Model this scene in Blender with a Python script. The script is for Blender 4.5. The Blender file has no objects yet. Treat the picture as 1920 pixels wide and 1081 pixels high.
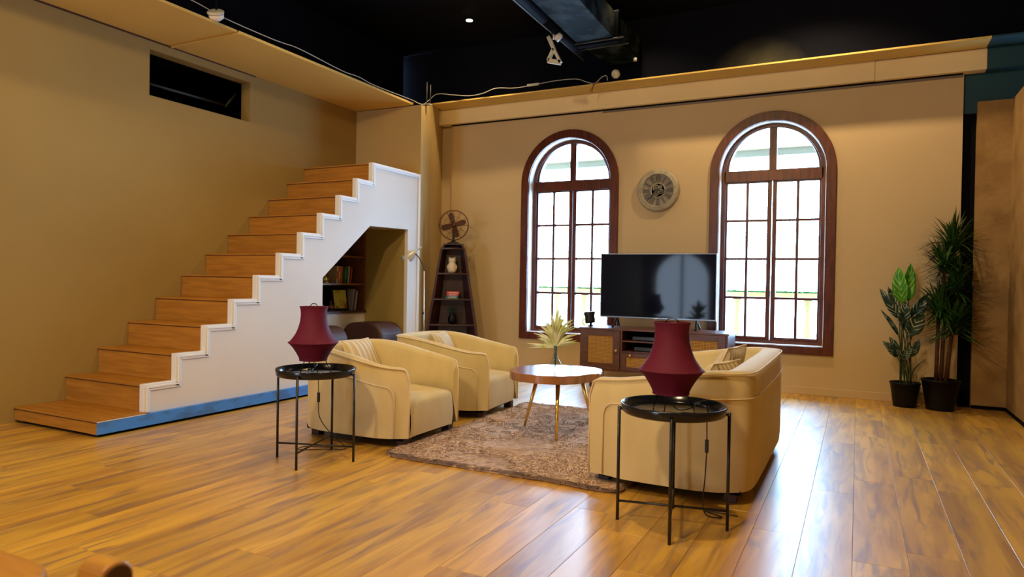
import bpy, bmesh, math, random
import numpy as np
from mathutils import Vector, Matrix, noise
random.seed(7)
PI = math.pi
sc = bpy.context.scene
COL = sc.collection

# ------------------------------------------------------------------ camera
H = 1.05
yaw, pit, rol, FPX = .46791848, -.01092243, .01711127, 1282.94
fw = Vector((-math.sin(yaw)*math.cos(pit), math.cos(yaw)*math.cos(pit), math.sin(pit)))
rt = Vector((math.cos(yaw), math.sin(yaw), 0)); up = rt.cross(fw)
rt, up = rt*math.cos(rol)+up*math.sin(rol), -rt*math.sin(rol)+up*math.cos(rol)
cd = bpy.data.cameras.new('camera'); cam = bpy.data.objects.new('camera', cd); COL.objects.link(cam)
cd.sensor_width = 36; cd.lens = FPX/1920*36; cd.clip_start = .02
cam.matrix_world = Matrix(((rt.x, up.x, -fw.x, 0), (rt.y, up.y, -fw.y, 0), (rt.z, up.z, -fw.z, H), (0, 0, 0, 1)))
cd.dof.use_dof = True; cd.dof.focus_distance = 4.6; cd.dof.aperture_fstop = 4.0
sc.camera = cam

# ------------------------------------------------------------------ world, lights, exposure
SKY = 38.0
w = bpy.data.worlds.new('world'); sc.world = w; w.use_nodes = True
bg = w.node_tree.nodes['Background']; bg.inputs[0].default_value = (.38, .65, 1, 1); bg.inputs[1].default_value = SKY
sc.view_settings.view_transform = 'Standard'; sc.view_settings.look = 'None'
sc.view_settings.gamma = 1; sc.view_settings.use_curve_mapping = False
sc.view_settings.exposure = 0.0
sc.cycles.use_denoising = True
sc.cycles.max_bounces = 8; sc.cycles.diffuse_bounces = 5; sc.cycles.glossy_bounces = 4
sc.cycles.transmission_bounces = 6; sc.cycles.transparent_max_bounces = 12
sc.cycles.sample_clamp_indirect = 8; sc.cycles.caustics_reflective = False; sc.cycles.caustics_refractive = False

def light(name, kind, loc, power, color, size=.1, aim=None, spot=None, blend=.6):
    l = bpy.data.lights.new(name, kind); l.energy = power; l.color = color
    if kind == 'AREA': l.shape = 'DISK'; l.size = size
    else: l.shadow_soft_size = size
    if kind == 'SPOT': l.spot_size = spot; l.spot_blend = blend
    o = bpy.data.objects.new(name, l); COL.objects.link(o); o.location = loc
    if aim is not None:
        o.rotation_euler = (Vector(aim)-Vector(loc)).to_track_quat('-Z', 'Y').to_euler()
    return o
WARM = (1, .70, .36)
# warm ceiling spots of the room (track and recessed lamps above the frame), plus two added fill points
light('ceiling_lamp_or_fill', 'SPOT', (-.40, 6.35, 3.86), 150, WARM, .04, (-.45, 7.0, 0), 2.3)
light('ceiling_lamp_or_fill', 'SPOT', (-2.15, 6.35, 3.86), 55, WARM, .04, (-2.3, 7.0, 0), 2.3)
light('ceiling_lamp_or_fill', 'SPOT', (-3.0, 4.2, 3.8), 90, WARM, .06, (-3.6, 4.6, 0), 2.1)
light('ceiling_lamp_or_fill', 'SPOT', (-1.0, 2.2, 3.8), 200, WARM, .06, (-1.0, 2.8, 0), 2.2)
light('ceiling_lamp_or_fill', 'SPOT', (-3.4, 1.6, 3.8), 70, WARM, .06, (-4.2, 2.0, 0), 2.2)
light('ceiling_lamp_or_fill', 'POINT', (-1.6, -.4, 3.5), 330, WARM, .15)  # added soft fill behind the camera to lift beam and soffit
light('ceiling_lamp_or_fill', 'POINT', (-3.2, -1.8, 3.5), 110, WARM, .15)  # second added fill, weaker and farther back
light('ceiling_lamp_or_fill', 'SPOT', (-3.848, 6.469, 3.86), 85, WARM, .04, (-3.848, 6.3, 0), 1.9)
def portal(loc, sx, sy, rx):
    l = bpy.data.lights.new('portal', 'AREA'); l.shape = 'RECTANGLE'; l.size = sx; l.size_y = sy; l.cycles.is_portal = True
    o = bpy.data.objects.new('portal', l); COL.objects.link(o); o.location = loc; o.rotation_euler = (rx, 0, 0)
portal((-2.94, 7.46, 1.56), 1.02, 2.3, -PI/2)
portal((-.787, 7.46, 1.56), 1.02, 2.3, -PI/2)
portal((-4.25, -5.3, 1.0), 1.6, 2.0, PI/2)

# ------------------------------------------------------------------ materials
def rgb(r, g, b):
    f = lambda c: (c/255/12.92) if c/255 <= .04045 else ((c/255+.055)/1.055)**2.4
    return (f(r), f(g), f(b), 1)
def mat(name, c1, c2=None, rough=.5, metal=0, scale=4, stretch=(1, 1, 1), detail=4, bump=0, bscale=None, spec=.5, per=0, coord='Object', rough2=None, lo=.35, hi=.65, sheen=0, dist=0):
    m = bpy.data.materials.new(name); m.use_nodes = True
    nt = m.node_tree; n = nt.nodes; b = n['Principled BSDF']; L = nt.links.new
    b.inputs['Base Color'].default_value = c1; b.inputs['Roughness'].default_value = rough
    b.inputs['Metallic'].default_value = metal; b.inputs['Specular IOR Level'].default_value = spec
    if sheen: b.inputs['Sheen Weight'].default_value = sheen
    if c2 is None and not bump: return m
    tc = n.new('ShaderNodeTexCoord'); mp = n.new('ShaderNodeMapping'); mp.inputs['Scale'].default_value = stretch
    L(tc.outputs[coord], mp.inputs['Vector']); vec = mp.outputs[0]
    if per:
        oi = n.new('ShaderNodeObjectInfo'); ad = n.new('ShaderNodeVectorMath'); ad.operation = 'MULTIPLY_ADD'
        cb = n.new('ShaderNodeCombineXYZ'); mu = n.new('ShaderNodeMath'); mu.operation = 'MULTIPLY'; mu.inputs[1].default_value = 50
        L(oi.outputs['Random'], mu.inputs[0])
        for i in range(3): L(mu.outputs[0], cb.inputs[i])
        L(vec, ad.inputs[0]); ad.inputs[1].default_value = (1, 1, 1); L(cb.outputs[0], ad.inputs[2]); vec = ad.outputs[0]
    tx = n.new('ShaderNodeTexNoise'); tx.inputs['Scale'].default_value = scale; tx.inputs['Detail'].default_value = detail
    tx.inputs['Distortion'].default_value = dist
    L(vec, tx.inputs['Vector'])
    if c2 is not None:
        cr = n.new('ShaderNodeValToRGB'); cr.color_ramp.elements[0].position = lo; cr.color_ramp.elements[1].position = hi
        cr.color_ramp.elements[0].color = c1; cr.color_ramp.elements[1].color = c2
        L(tx.outputs['Fac'], cr.inputs[0]); out = cr.outputs[0]
        if per:
            hs = n.new('ShaderNodeHueSaturation'); mr = n.new('ShaderNodeMapRange')
            mr.inputs['To Min'].default_value = 1-per; mr.inputs['To Max'].default_value = 1+per
            L(oi.outputs['Random'], mr.inputs[0]); L(mr.outputs[0], hs.inputs['Value']); L(out, hs.inputs['Color']); out = hs.outputs[0]
        L(out, b.inputs['Base Color'])
    if rough2 is not None:
        mr2 = n.new('ShaderNodeMapRange'); mr2.inputs['To Min'].default_value = rough; mr2.inputs['To Max'].default_value = rough2
        L(tx.outputs['Fac'], mr2.inputs[0]); L(mr2.outputs[0], b.inputs['Roughness'])
    if bump:
        t2 = tx
        if bscale:
            t2 = n.new('ShaderNodeTexNoise'); t2.inputs['Scale'].default_value = bscale; t2.inputs['Detail'].default_value = 5; L(vec, t2.inputs['Vector'])
        bp = n.new('ShaderNodeBump'); bp.inputs['Strength'].default_value = bump; bp.inputs['Distance'].default_value = .01
        L(t2.outputs['Fac'], bp.inputs['Height']); L(bp.outputs[0], b.inputs['Normal'])
    return m
def emis(name, c, s):
    m = bpy.data.materials.new(name); m.use_nodes = True; b = m.node_tree.nodes['Principled BSDF']
    b.inputs['Emission Color'].default_value = c; b.inputs['Emission Strength'].default_value = s; b.inputs['Base Color'].default_value = c
    return m
def clear(name, tint=(1, 1, 1, 1), refl=1.0):
    m = bpy.data.materials.new(name); m.use_nodes = True; nt = m.node_tree; n = nt.nodes; n.remove(n['Principled BSDF'])
    tr = n.new('ShaderNodeBsdfTransparent'); gl = n.new('ShaderNodeBsdfGlossy'); mx = n.new('ShaderNodeMixShader'); lw = n.new('ShaderNodeLayerWeight')
    pw = n.new('ShaderNodeMath'); pw.operation = 'POWER'; pw.inputs[1].default_value = 5; fr = n.new('ShaderNodeMath'); fr.operation = 'MULTIPLY_ADD'
    fr.inputs[1].default_value = .9; fr.inputs[2].default_value = .04; lw.inputs[0].default_value = .5
    nt.links.new(lw.outputs['Facing'], pw.inputs[0]); nt.links.new(pw.outputs[0], fr.inputs[0])
    tr.inputs[0].default_value = tint; gl.inputs['Roughness'].default_value = .02; gl.inputs[0].default_value = (refl, refl, refl, 1)
    nt.links.new(fr.outputs[0], mx.inputs[0]); nt.links.new(tr.outputs[0], mx.inputs[1]); nt.links.new(gl.outputs[0], mx.inputs[2])
    nt.links.new(mx.outputs[0], n['Material Output'].inputs[0])
    return m

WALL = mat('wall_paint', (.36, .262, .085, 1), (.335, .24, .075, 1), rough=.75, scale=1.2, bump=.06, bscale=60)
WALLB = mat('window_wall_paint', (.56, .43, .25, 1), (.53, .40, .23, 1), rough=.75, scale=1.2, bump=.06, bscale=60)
CREAM = mat('stair_side_paint', (.75, .72, .68, 1), (.72, .69, .65, 1), rough=.6, scale=2, bump=.04, bscale=50)
WHITE = mat('white_trim_paint', (.80, .82, .84, 1), rough=.4)
PLAST = mat('textured_plaster', (.36, .225, .085, 1), (.26, .15, .05, 1), rough=.9, scale=4.5, detail=9, bump=.5, bscale=22, lo=.4, hi=.66)
BLACK = mat('black_ceiling_paint', (.0022, .003, .009, 1), rough=.75, spec=.08)
VOID = mat('black_void', (.003, .003, .004, 1), rough=.9, spec=.1)
TEAL = mat('teal_paint', (.006, .055, .085, 1), (.004, .045, .07, 1), rough=.7, scale=2)
WOODTR = mat('stair_wood', (.46, .205, .026, 1), (.34, .14, .016, 1), rough=.38, scale=3, stretch=(1.2, 14, 14), detail=6, bump=.05, per=.08, rough2=.5)
NOSE = mat('dark_nosing', (.06, .014, .01, 1), rough=.4)
DWOOD = mat('dark_red_wood', (.12, .027, .009, 1), (.065, .013, .006, 1), spec=.3, rough=.33, scale=4, stretch=(8, 8, 1.2), detail=6, bump=.05, per=.06)
CWOOD = mat('cabinet_wood', (.12, .042, .026, 1), (.075, .024, .017, 1), rough=.35, scale=4, stretch=(1.5, 8, 8), detail=6, bump=.04, per=.06)
BWOOD = mat('shelf_dark_wood', (.050, .014, .012, 1), (.030, .008, .010, 1), rough=.4, scale=4, stretch=(6, 6, 1.2), detail=6, per=.05)
BLUEP = mat('worn_blue_plinth', (.055, .26, .85, 1), (.05, .17, .50, 1), rough=.45, scale=6, stretch=(1, 1, 2), detail=9, lo=.45, hi=.62, bump=.1)
FABRIC = mat('cream_linen', (.64, .53, .28, 1), (.59, .48, .24, 1), rough=.85, scale=9, stretch=(1, 1, .35), detail=7, bump=.12, bscale=220, sheen=.25)
PIPING = mat('cream_piping', (.72, .60, .40, 1), rough=.8)
METBLK = mat('black_metal', (.008, .008, .011, 1), rough=.32, spec=.5)
TRAYM = mat('black_tray', (.006, .008, .013, 1), rough=.16, spec=.4)
GOLD = mat('gold_metal', (.78, .50, .12, 1), rough=.22, metal=1)
CHROME = mat('satin_silver', (.74, .75, .74, 1), rough=.3, metal=.35)
BRONZE = mat('aged_bronze', (.13, .06, .03, 1), rough=.4, metal=.7)
WICK = (.62, .36, .10, 1)
RED = None
def shade_mat():
    m = mat('burgundy_shade', (.19, .007, .045, 1), (.14, .005, .036, 1), rough=.7, scale=300, stretch=(1, 1, .2), bump=.1)
    b = m.node_tree.nodes['Principled BSDF']; b.inputs['Transmission Weight'].default_value = 0
    nt = m.node_tree; n = nt.nodes; tl = n.new('ShaderNodeBsdfTranslucent'); tl.inputs[0].default_value = (.4, .015, .06, 1)
    mx = n.new('ShaderNodeMixShader'); mx.inputs[0].default_value = .35
    nt.links.new(b.outputs[0], mx.inputs[1]); nt.links.new(tl.outputs[0], mx.inputs[2]); nt.links.new(mx.outputs[0], n['Material Output'].inputs[0])
    return m
SHADE = shade_mat()
GLASS = clear('window_glass', (.97, .98, .98, 1))
def floor_mat():
    m = mat('honey_laminate', (.64, .375, .046, 1), (.38, .185, .026, 1), rough=.42, scale=1.6, stretch=(7, .8, 1), detail=8, per=.13, lo=.38, hi=.68, dist=.6, rough2=.55, spec=.8)
    nt = m.node_tree; n = nt.nodes; L = nt.links.new; b = n['Principled BSDF']
    src = b.inputs['Base Color'].links[0].from_socket
    vec = [x for x in n if x.type == 'TEX_NOISE'][0].inputs['Vector'].links[0].from_socket
    t = n.new('ShaderNodeTexNoise'); t.inputs['Scale'].default_value = 2.2; t.inputs['Detail'].default_value = 6; t.inputs['Distortion'].default_value = 1.2
    L(vec, t.inputs['Vector'])
    cr = n.new('ShaderNodeValToRGB'); cr.color_ramp.elements[0].position = .50; cr.color_ramp.elements[1].position = .68
    cr.color_ramp.elements[0].color = (0, 0, 0, 1); cr.color_ramp.elements[1].color = (.75, .75, .75, 1); L(t.outputs['Fac'], cr.inputs[0])
    mx = n.new('ShaderNodeMix'); mx.data_type = 'RGBA'; mx.inputs[7].default_value = (.20, .115, .085, 1)
    L(cr.outputs[0], mx.inputs[0]); L(src, mx.inputs[6]); L(mx.outputs[2], b.inputs['Base Color'])
    bp = n.new('ShaderNodeBump'); bp.inputs['Strength'].default_value = .12; bp.inputs['Distance'].default_value = .004
    L(t.outputs['Fac'], bp.inputs['Height']); L(bp.outputs[0], b.inputs['Normal'])
    b.inputs['Coat Weight'].default_value = .6; b.inputs['Coat Roughness'].default_value = .3
    return m
FLOORM = floor_mat()
def cane_mat():
    m = mat('woven_cane', WICK, rough=.6); nt = m.node_tree; n = nt.nodes; L = nt.links.new; b = n['Principled BSDF']
    tc = n.new('ShaderNodeTexCoord'); sp = n.new('ShaderNodeSeparateXYZ'); L(tc.outputs['Object'], sp.inputs[0]); fac = None; s = []
    for ax in (0, 2):
        mu = n.new('ShaderNodeMath'); mu.operation = 'MULTIPLY'; mu.inputs[1].default_value = 2*PI/.0135; L(sp.outputs[ax], mu.inputs[0])
        si = n.new('ShaderNodeMath'); si.operation = 'SINE'; L(mu.outputs[0], si.inputs[0]); s.append(si)
    mn = n.new('ShaderNodeMath'); mn.operation = 'MAXIMUM'; L(s[0].outputs[0], mn.inputs[0]); L(s[1].outputs[0], mn.inputs[1])
    cr = n.new('ShaderNodeValToRGB'); cr.color_ramp.elements[0].position = .1; cr.color_ramp.elements[1].position = .5
    cr.color_ramp.elements[0].color = (.12, .05, .015, 1); cr.color_ramp.elements[1].color = WICK
    L(mn.outputs[0], cr.inputs[0]); L(cr.outputs[0], b.inputs['Base Color'])
    bp = n.new('ShaderNodeBump'); bp.inputs['Distance'].default_value = .003; L(mn.outputs[0], bp.inputs['Height']); L(bp.outputs[0], b.inputs['Normal'])
    return m
CANE = cane_mat()
def leaf_mat(name, base, stripe, freq, rough=.35):
    m = mat(name, base, rough=rough); nt = m.node_tree; n = nt.nodes; L = nt.links.new; b = n['Principled BSDF']
    uv = n.new('ShaderNodeUVMap'); uv.uv_map = 'UVMap'; sp = n.new('ShaderNodeSeparateXYZ'); L(uv.outputs[0], sp.inputs[0])
    ab = n.new('ShaderNodeMath'); ab.operation = 'ABSOLUTE'; L(sp.outputs[0], ab.inputs[0])
    ma = n.new('ShaderNodeMath'); ma.operation = 'MULTIPLY_ADD'; L(ab.outputs[0], ma.inputs[0]); ma.inputs[1].default_value = -.28; L(sp.outputs[1], ma.inputs[2])
    mu = n.new('ShaderNodeMath'); mu.operation = 'MULTIPLY'; mu.inputs[1].default_value = freq; L(ma.outputs[0], mu.inputs[0])
    si = n.new('ShaderNodeMath'); si.operation = 'SINE'; L(mu.outputs[0], si.inputs[0])
    cr = n.new('ShaderNodeValToRGB'); cr.color_ramp.elements[0].position = .45; cr.color_ramp.elements[1].position = .85
    cr.color_ramp.elements[0].color = base; cr.color_ramp.elements[1].color = stripe
    tn = n.new('ShaderNodeTexNoise'); tn.inputs['Scale'].default_value = 16; tcn = n.new('ShaderNodeTexCoord'); L(tcn.outputs['Object'], tn.inputs['Vector'])
    mrn = n.new('ShaderNodeMapRange'); mrn.inputs[1].default_value = .36; mrn.inputs[2].default_value = .52; L(tn.outputs['Fac'], mrn.inputs[0])
    mm = n.new('ShaderNodeMath'); mm.operation = 'MULTIPLY'; L(si.outputs[0], mm.inputs[0]); L(mrn.outputs[0], mm.inputs[1])
    L(mm.outputs[0], cr.inputs[0]); L(cr.outputs[0], b.inputs['Base Color'])
    return m
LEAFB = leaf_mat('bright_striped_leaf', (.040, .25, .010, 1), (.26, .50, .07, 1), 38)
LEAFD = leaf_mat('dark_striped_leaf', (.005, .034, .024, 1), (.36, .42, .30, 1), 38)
YUCCA = mat('yucca_leaf', (.012, .055, .008, 1), (.025, .085, .012, 1), rough=.45, scale=8)
TRUNK = mat('plant_trunk', (.085, .028, .014, 1), (.05, .018, .01, 1), rough=.7, scale=10, stretch=(1, 1, 5), bump=.3)
POTM = mat('black_pot', (.003, .003, .005, 1), rough=.45, spec=.2)
SOIL = mat('dark_soil', (.012, .008, .005, 1), (.02, .013, .008, 1), rough=.95, scale=40, bump=.6)
STEMG = mat('green_stem', (.02, .05, .012, 1), rough=.5)

# ------------------------------------------------------------------ mesh helpers
class MB:
    def __init__(s): s.v = []; s.f = []; s.sm = []
    def add(s, vs, fs, smooth=False):
        o = len(s.v); s.v += [tuple(p) for p in vs]; s.f += [tuple(o+i for i in f) for f in fs]; s.sm += [smooth]*len(fs); return s
    def box(s, x0, x1, y0, y1, z0, z1, M=None):
        v = [Vector((x, y, z)) for z in (z0, z1) for y in (y0, y1) for x in (x0, x1)]
        if M is not None: v = [M @ p for p in v]
        return s.add(v, [(0, 2, 3, 1), (4, 5, 7, 6), (0, 1, 5, 4), (2, 6, 7, 3), (0, 4, 6, 2), (1, 3, 7, 5)])
    def prism(s, pts, axis, a, b):
        """polygon pts (2-D, counterclockwise or not) extruded along axis from a to b"""
        def P(p, t): return (t, p[0], p[1]) if axis == 0 else (p[0], t, p[1]) if axis == 1 else (p[0], p[1], t)
        n = len(pts)
        return s.add([P(p, a) for p in pts]+[P(p, b) for p in pts], [tuple(range(n))[::-1], tuple(range(n, 2*n))]+[(i, (i+1) % n, n+(i+1) % n, n+i) for i in range(n)])
    def tube(s, pts, r, n=8, closed=False, caps=True):
        pts = [Vector(p) for p in pts]; k = len(pts); R = r if isinstance(r, (list, tuple)) else [r]*k; vs = []; pu = None
        for i, p in enumerate(pts):
            a = pts[i-1] if (i > 0 or closed) else p; b = pts[(i+1) % k] if (i < k-1 or closed) else p
            d = (b-a).normalized() if (b-a).length > 1e-9 else Vector((0, 0, 1))
            if pu is None:
                u = d.orthogonal().normalized()
            else:
                u = pu-d*pu.dot(d); u = u.normalized() if u.length > 1e-6 else d.orthogonal().normalized()
            pu = u; v = d.cross(u)
            vs += [p+(u*math.cos(2*PI*j/n)+v*math.sin(2*PI*j/n))*R[i] for j in range(n)]
        fs = [(i*n+j, i*n+(j+1) % n, ((i+1) % k)*n+(j+1) % n, ((i+1) % k)*n+j) for i in range(k if closed else k-1) for j in range(n)]
        s.add(vs, fs, True)
        if caps and not closed:
            o = len(s.v)-len(vs); s.f += [tuple(o+j for j in range(n))[::-1], tuple(o+(k-1)*n+j for j in range(n))]; s.sm += [False, False]
        return s
    def lathe(s, prof, n=24, c=(0, 0, 0), smooth=True, M=None):
        vs = []; fs = []
        for r, z in prof:
            for j in range(n):
                p = Vector((c[0]+r*math.cos(2*PI*j/n), c[1]+r*math.sin(2*PI*j/n), c[2]+z)); vs.append(M @ p if M is not None else p)
        for i in range(len(prof)-1):
            for j in range(n): fs.append((i*n+j, i*n+(j+1) % n, (i+1)*n+(j+1) % n, (i+1)*n+j))
        s.add(vs, fs, smooth)
        o = len(s.v)-len(vs)
        if prof[0][0] > 1e-5: s.f.append(tuple(o+j for j in range(n))[::-1]); s.sm.append(False)
        if prof[-1][0] > 1e-5: s.f.append(tuple(o+(len(prof)-1)*n+j for j in range(n))); s.sm.append(False)
        return s
    def grid(s, fn, nu, nv, smooth=True):
        vs = [fn(i/nu, j/nv) for j in range(nv+1) for i in range(nu+1)]
        return s.add(vs, [(j*(nu+1)+i, j*(nu+1)+i+1, (j+1)*(nu+1)+i+1, (j+1)*(nu+1)+i) for j in range(nv) for i in range(nu)], smooth)
    def build(s, name, m, parent=None, bevel=0, seg=2, kind=None, label=None, loc=None, rot=None, fix=True, wn=False):
        me = bpy.data.meshes.new(name); me.from_pydata(s.v, [], s.f)
        me.polygons.foreach_set('use_smooth', s.sm); me.materials.append(m)
        if fix:
            bm = bmesh.new(); bm.from_mesh(me); bmesh.ops.recalc_face_normals(bm, faces=bm.faces); bm.to_mesh(me); bm.free()
        o = bpy.data.objects.new(name, me); COL.objects.link(o)
        if parent: o.parent = parent
        if bevel:
            b = o.modifiers.new('bevel', 'BEVEL'); b.width = bevel; b.segments = seg; b.limit_method = 'ANGLE'; b.angle_limit = .6
        if kind: o['kind'] = kind
        if label: o['label'] = label
        if loc: o.location = loc
        if rot: o.rotation_euler = rot
        return o
def tag(o, label=None, cat=None, group=None, kind=None):
    if label: o['label'] = label
    if cat: o['category'] = cat
    if group: o['group'] = group
    if kind: o['kind'] = kind
    return o
def thing(name, label, cat, loc=(0, 0, 0), rz=0, group=None, rot=None):
    o = bpy.data.objects.new(name, None); COL.objects.link(o); o.location = loc; o.rotation_euler = rot or (0, 0, rz); o.empty_display_size = .1
    return tag(o, label, cat, group)
def setting(name, loc=(0, 0, 0), label=None):
    o = bpy.data.objects.new(name, None); COL.objects.link(o); o.location = loc; o['kind'] = 'structure'
    if label: o['label'] = label
    return o
def copy_tree(o, parent=None):
    c = o.copy(); COL.objects.link(c)
    if parent: c.parent = parent
    for ch in [x for x in bpy.data.objects if x.parent == o and x is not c]: copy_tree(ch, c)
    return c
def S(name, mb, m, label=None, **k): return mb.build(name, m, kind='structure', label=label, **k)
def cr_spline(pts, n):
    pts = [Vector(p) for p in pts]; out = []; P = [pts[0]*2-pts[1]]+pts+[pts[-1]*2-pts[-2]]
    for i in range(1, len(P)-2):
        for k in range(n):
            t = k/n; a, b, c, d = P[i-1], P[i], P[i+1], P[i+2]
            out.append(.5*((2*b)+(c-a)*t+(2*a-5*b+4*c-d)*t*t+(3*b-a-3*c+d)*t**3))
    return out+[pts[-1]]

# ------------------------------------------------------------------ floor with planks
YW, XL, XR = 7.2, -5.25, 1.16
fl = S('floor', MB().box(-5.6, 3.4, -5.6, 7.45, -.06, -.0095), mat('dark_subfloor', (.03, .015, .008, 1), rough=.9), 'honey-brown laminate plank floor')
PW, PL = .193, 1.24
def plank_mesh(nm, x0, x1, y0, y1, mb=None):
    b = .0008; z0, z1 = -.009, 0
    mb = mb or MB()
    v = [(x0, y0, z0), (x1, y0, z0), (x1, y1, z0), (x0, y1, z0), (x0, y0, z1-b), (x1, y0, z1-b), (x1, y1, z1-b), (x0, y1, z1-b),
         (x0+b, y0+b, z1), (x1-b, y0+b, z1), (x1-b, y1-b, z1), (x0+b, y1-b, z1)]
    mb.add(v, [(8, 9, 10, 11), (4, 5, 9, 8), (5, 6, 10, 9), (6, 7, 11, 10), (7, 4, 8, 11), (0, 1, 5, 4), (1, 2, 6, 5), (2, 3, 7, 6), (3, 0, 4, 7)])
    return mb
g = .0005
std = plank_mesh('', -PW/2+g, PW/2-g, -PL/2+g, PL/2-g).build('floor_plank', FLOORM, fl, fix=False)
first = True; rest = MB(); random.seed(3)
for i in range(-27, 17):
    x = -.095+PW*(i+.0)
    off = random.random()*PL
    y = -5.4+off-PL
    while y < 7.3:
        a, b = max(y, -5.4), min(y+PL, 7.3)
        if b-a > .08:
            if x > 1.25 or b < 0.62:
                plank_mesh('', x-PW/2+g, x+PW/2-g, a+g, b-g, rest)
            elif b-a > PL-.01:
                o = std if first else std.copy()
                if not first: COL.objects.link(o)
                first = False; o.location = (x, (a+b)/2, 0)
            else:
                o = plank_mesh('', -PW/2+g, PW/2-g, -(b-a)/2+g, (b-a)/2-g).build('floor_plank', FLOORM, fl, fix=False); o.location = (x, (a+b)/2, 0)
        y += PL
rest.build('floor_plank_field', FLOORM, fl, kind='stuff', fix=False)

# ------------------------------------------------------------------ walls
ZT = 3.0; ZC = 3.9
# left wall with the dark vent opening
vy0, vy1, vz0, vz1 = 3.693, 4.74, 2.533, 2.912
wl = MB()
wl.box(XL-.12, XL, -5.4, vy0, 0, ZT).box(XL-.12, XL, vy1, YW, 0, ZT).box(XL-.12, XL, vy0, vy1, 0, vz0).box(XL-.12, XL, vy0, vy1, vz1, ZT)
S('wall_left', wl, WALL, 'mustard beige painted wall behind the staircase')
S('wall_left_upper', MB().box(XL-.12, XL, -5.4, YW, ZT, ZC), BLACK)
vb = MB(); d = .75
vb.box(XL-d, XL-.12, vy0-.3, vy1+.3, vz0-.12, vz0-.1).box(XL-d, XL-.12, vy0-.3, vy1+.3, vz1+.06, vz1+.08).box(XL-d-.02, XL-d, vy0-.3, vy1+.3, vz0-.12, vz1+.08)
vb.box(XL-d, XL-.12, vy0-.32, vy0-.3, vz0-.12, vz1+.08).box(XL-d, XL-.12, vy1+.3, vy1+.32, vz0-.12, vz1+.08)
vent = S('trim_1', vb, VOID, 'black rectangular opening high in the left wall')
vp = thing('duct_pipe', 'thin grey pipe with a strut inside the black wall opening', 'pipe', (XL-.3, 4.2, 2.6))
PIPE = mat('grey_pipe', (.05, .055, .05, 1), rough=.5)
MB().tube([(0, -.75, .115), (0, .56, .115)], .013).build('pipe', PIPE, vp)
MB().tube([(0, .50, .10), (.04, .60, .25)], .012).build('strut', PIPE, vp)

# window wall with two arched openings
WC = (-2.94, -.787); RO = .50; ZSP = 2.18; ZSILL = .465; TH = .26
def arch_wall(mb, x0, x1, z0, z1, y, ya, cs, R, zs, zb):
    N = 28
    xs = [x0]
    for c in cs: xs += [c-R, c+R]
    xs.append(x1)
    for i in range(0, len(xs), 2): mb.box(xs[i], xs[i+1], y, ya, z0, z1)
    for c in cs:
        mb.box(c-R, c+R, y, ya, z0, zb)
        arc = [(c-R*math.cos(PI*k/N), zs+R*math.sin(PI*k/N)) for k in range(N+1)]
        for k in range(N):
            a, b = arc[k], arc[k+1]
            mb.prism([a, b, (b[0], z1), (a[0], z1)], 1, y, ya)
wb = MB(); arch_wall(wb, -4.50, .80, 0, 2.95, YW, YW+TH, WC, RO, ZSP, ZSILL)
wb.box(-5.37, -4.50, YW+.05, YW+TH, 0, 2.95)
S('wall_back', wb, WALLB, 'beige window wall with two arched openings')
S('wall_back_upper', MB().box(-5.37, 3.4, YW+.03, YW+TH, 2.95, ZC), BLACK)
S('wall_back_teal', MB().box(.80, 3.4, YW+.04, YW+.08, 2.60, 2.95), TEAL, 'dark teal wall strip above the plaster panel')
S('trim_2', MB().box(.80, .905, YW+.05, YW+TH, -.05, 2.69), VOID, 'narrow black gap between window wall and plaster panel')
S('wall_back_panel', MB().box(.905, XR+.02, YW-.005, YW+TH, 0, 2.69), PLAST, 'brown textured plaster panel beside the plants')
S('wall_right', MB().box(XR, XR+.12, -5.4, YW-.005, 0, 2.69), PLAST, 'brown textured plaster wall at right')
S('baseboard_right', MB().box(XR-.006, XR, -5.4, YW-.01, 0, .03).box(.905, XR, YW-.012, YW-.005, 0, .03), VOID)
S('baseboard_back', MB().box(-4.45, .80, YW-.014, YW, 0, .075), WALLB, 'low painted baseboard under the windows', bevel=.003)
S('wall_far_right', MB().box(3.4, 3.5, -5.4, YW+TH, 0, ZC), BLACK)
S('ceiling', MB().box(-5.4, 3.5, -5.5, YW+TH, ZC, ZC+.1), BLACK, 'black painted open ceiling')
# rear wall behind the camera with its arched window
wr = MB(); arch_wall(wr, -5.37, 3.5, 0, ZC, -5.2, -5.0, (-4.25,), .72, 1.15, .05)
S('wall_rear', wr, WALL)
w3 = setting('window_3'); MB().box(-4.28, -4.22, -5.14, -5.08, .05, 1.87).build('frame', DWOOD, w3)
MB().box(-4.97, -3.53, -5.12, -5.115, .05, 1.87).build('pane', clear('warm_tinted_glass', (.92, .80, .74, 1)), w3)

# column block at the stair end
cv = [(XL, 6.3, 2.985), (-4.343, 6.3, 2.978), (-4.40, 6.45, 3.0), (-4.545, 6.82, 3.128), (-4.67, YW+.05, 3.128), (XL, YW+.05, 3.128), (XL, 6.45, 3.0)]
cvm = MB(); cvm.add([(x, y, 0) for x, y, z in cv]+[(x, y, z) for x, y, z in cv], [tuple(range(7))[::-1]]+[(i, (i+1) % 7, 7+(i+1) % 7, 7+i) for i in range(7)]+[(7, 8, 9), (7, 9, 13), (13, 9, 10), (13, 10, 12), (12, 10, 11)])
S('wall_column', cvm, mat('column_paint', (.52, .38, .15, 1), (.49, .35, .135, 1), rough=.75, scale=1.2, bump=.05, bscale=60), 'mustard beige wall block at the top of the stairs')
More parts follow.
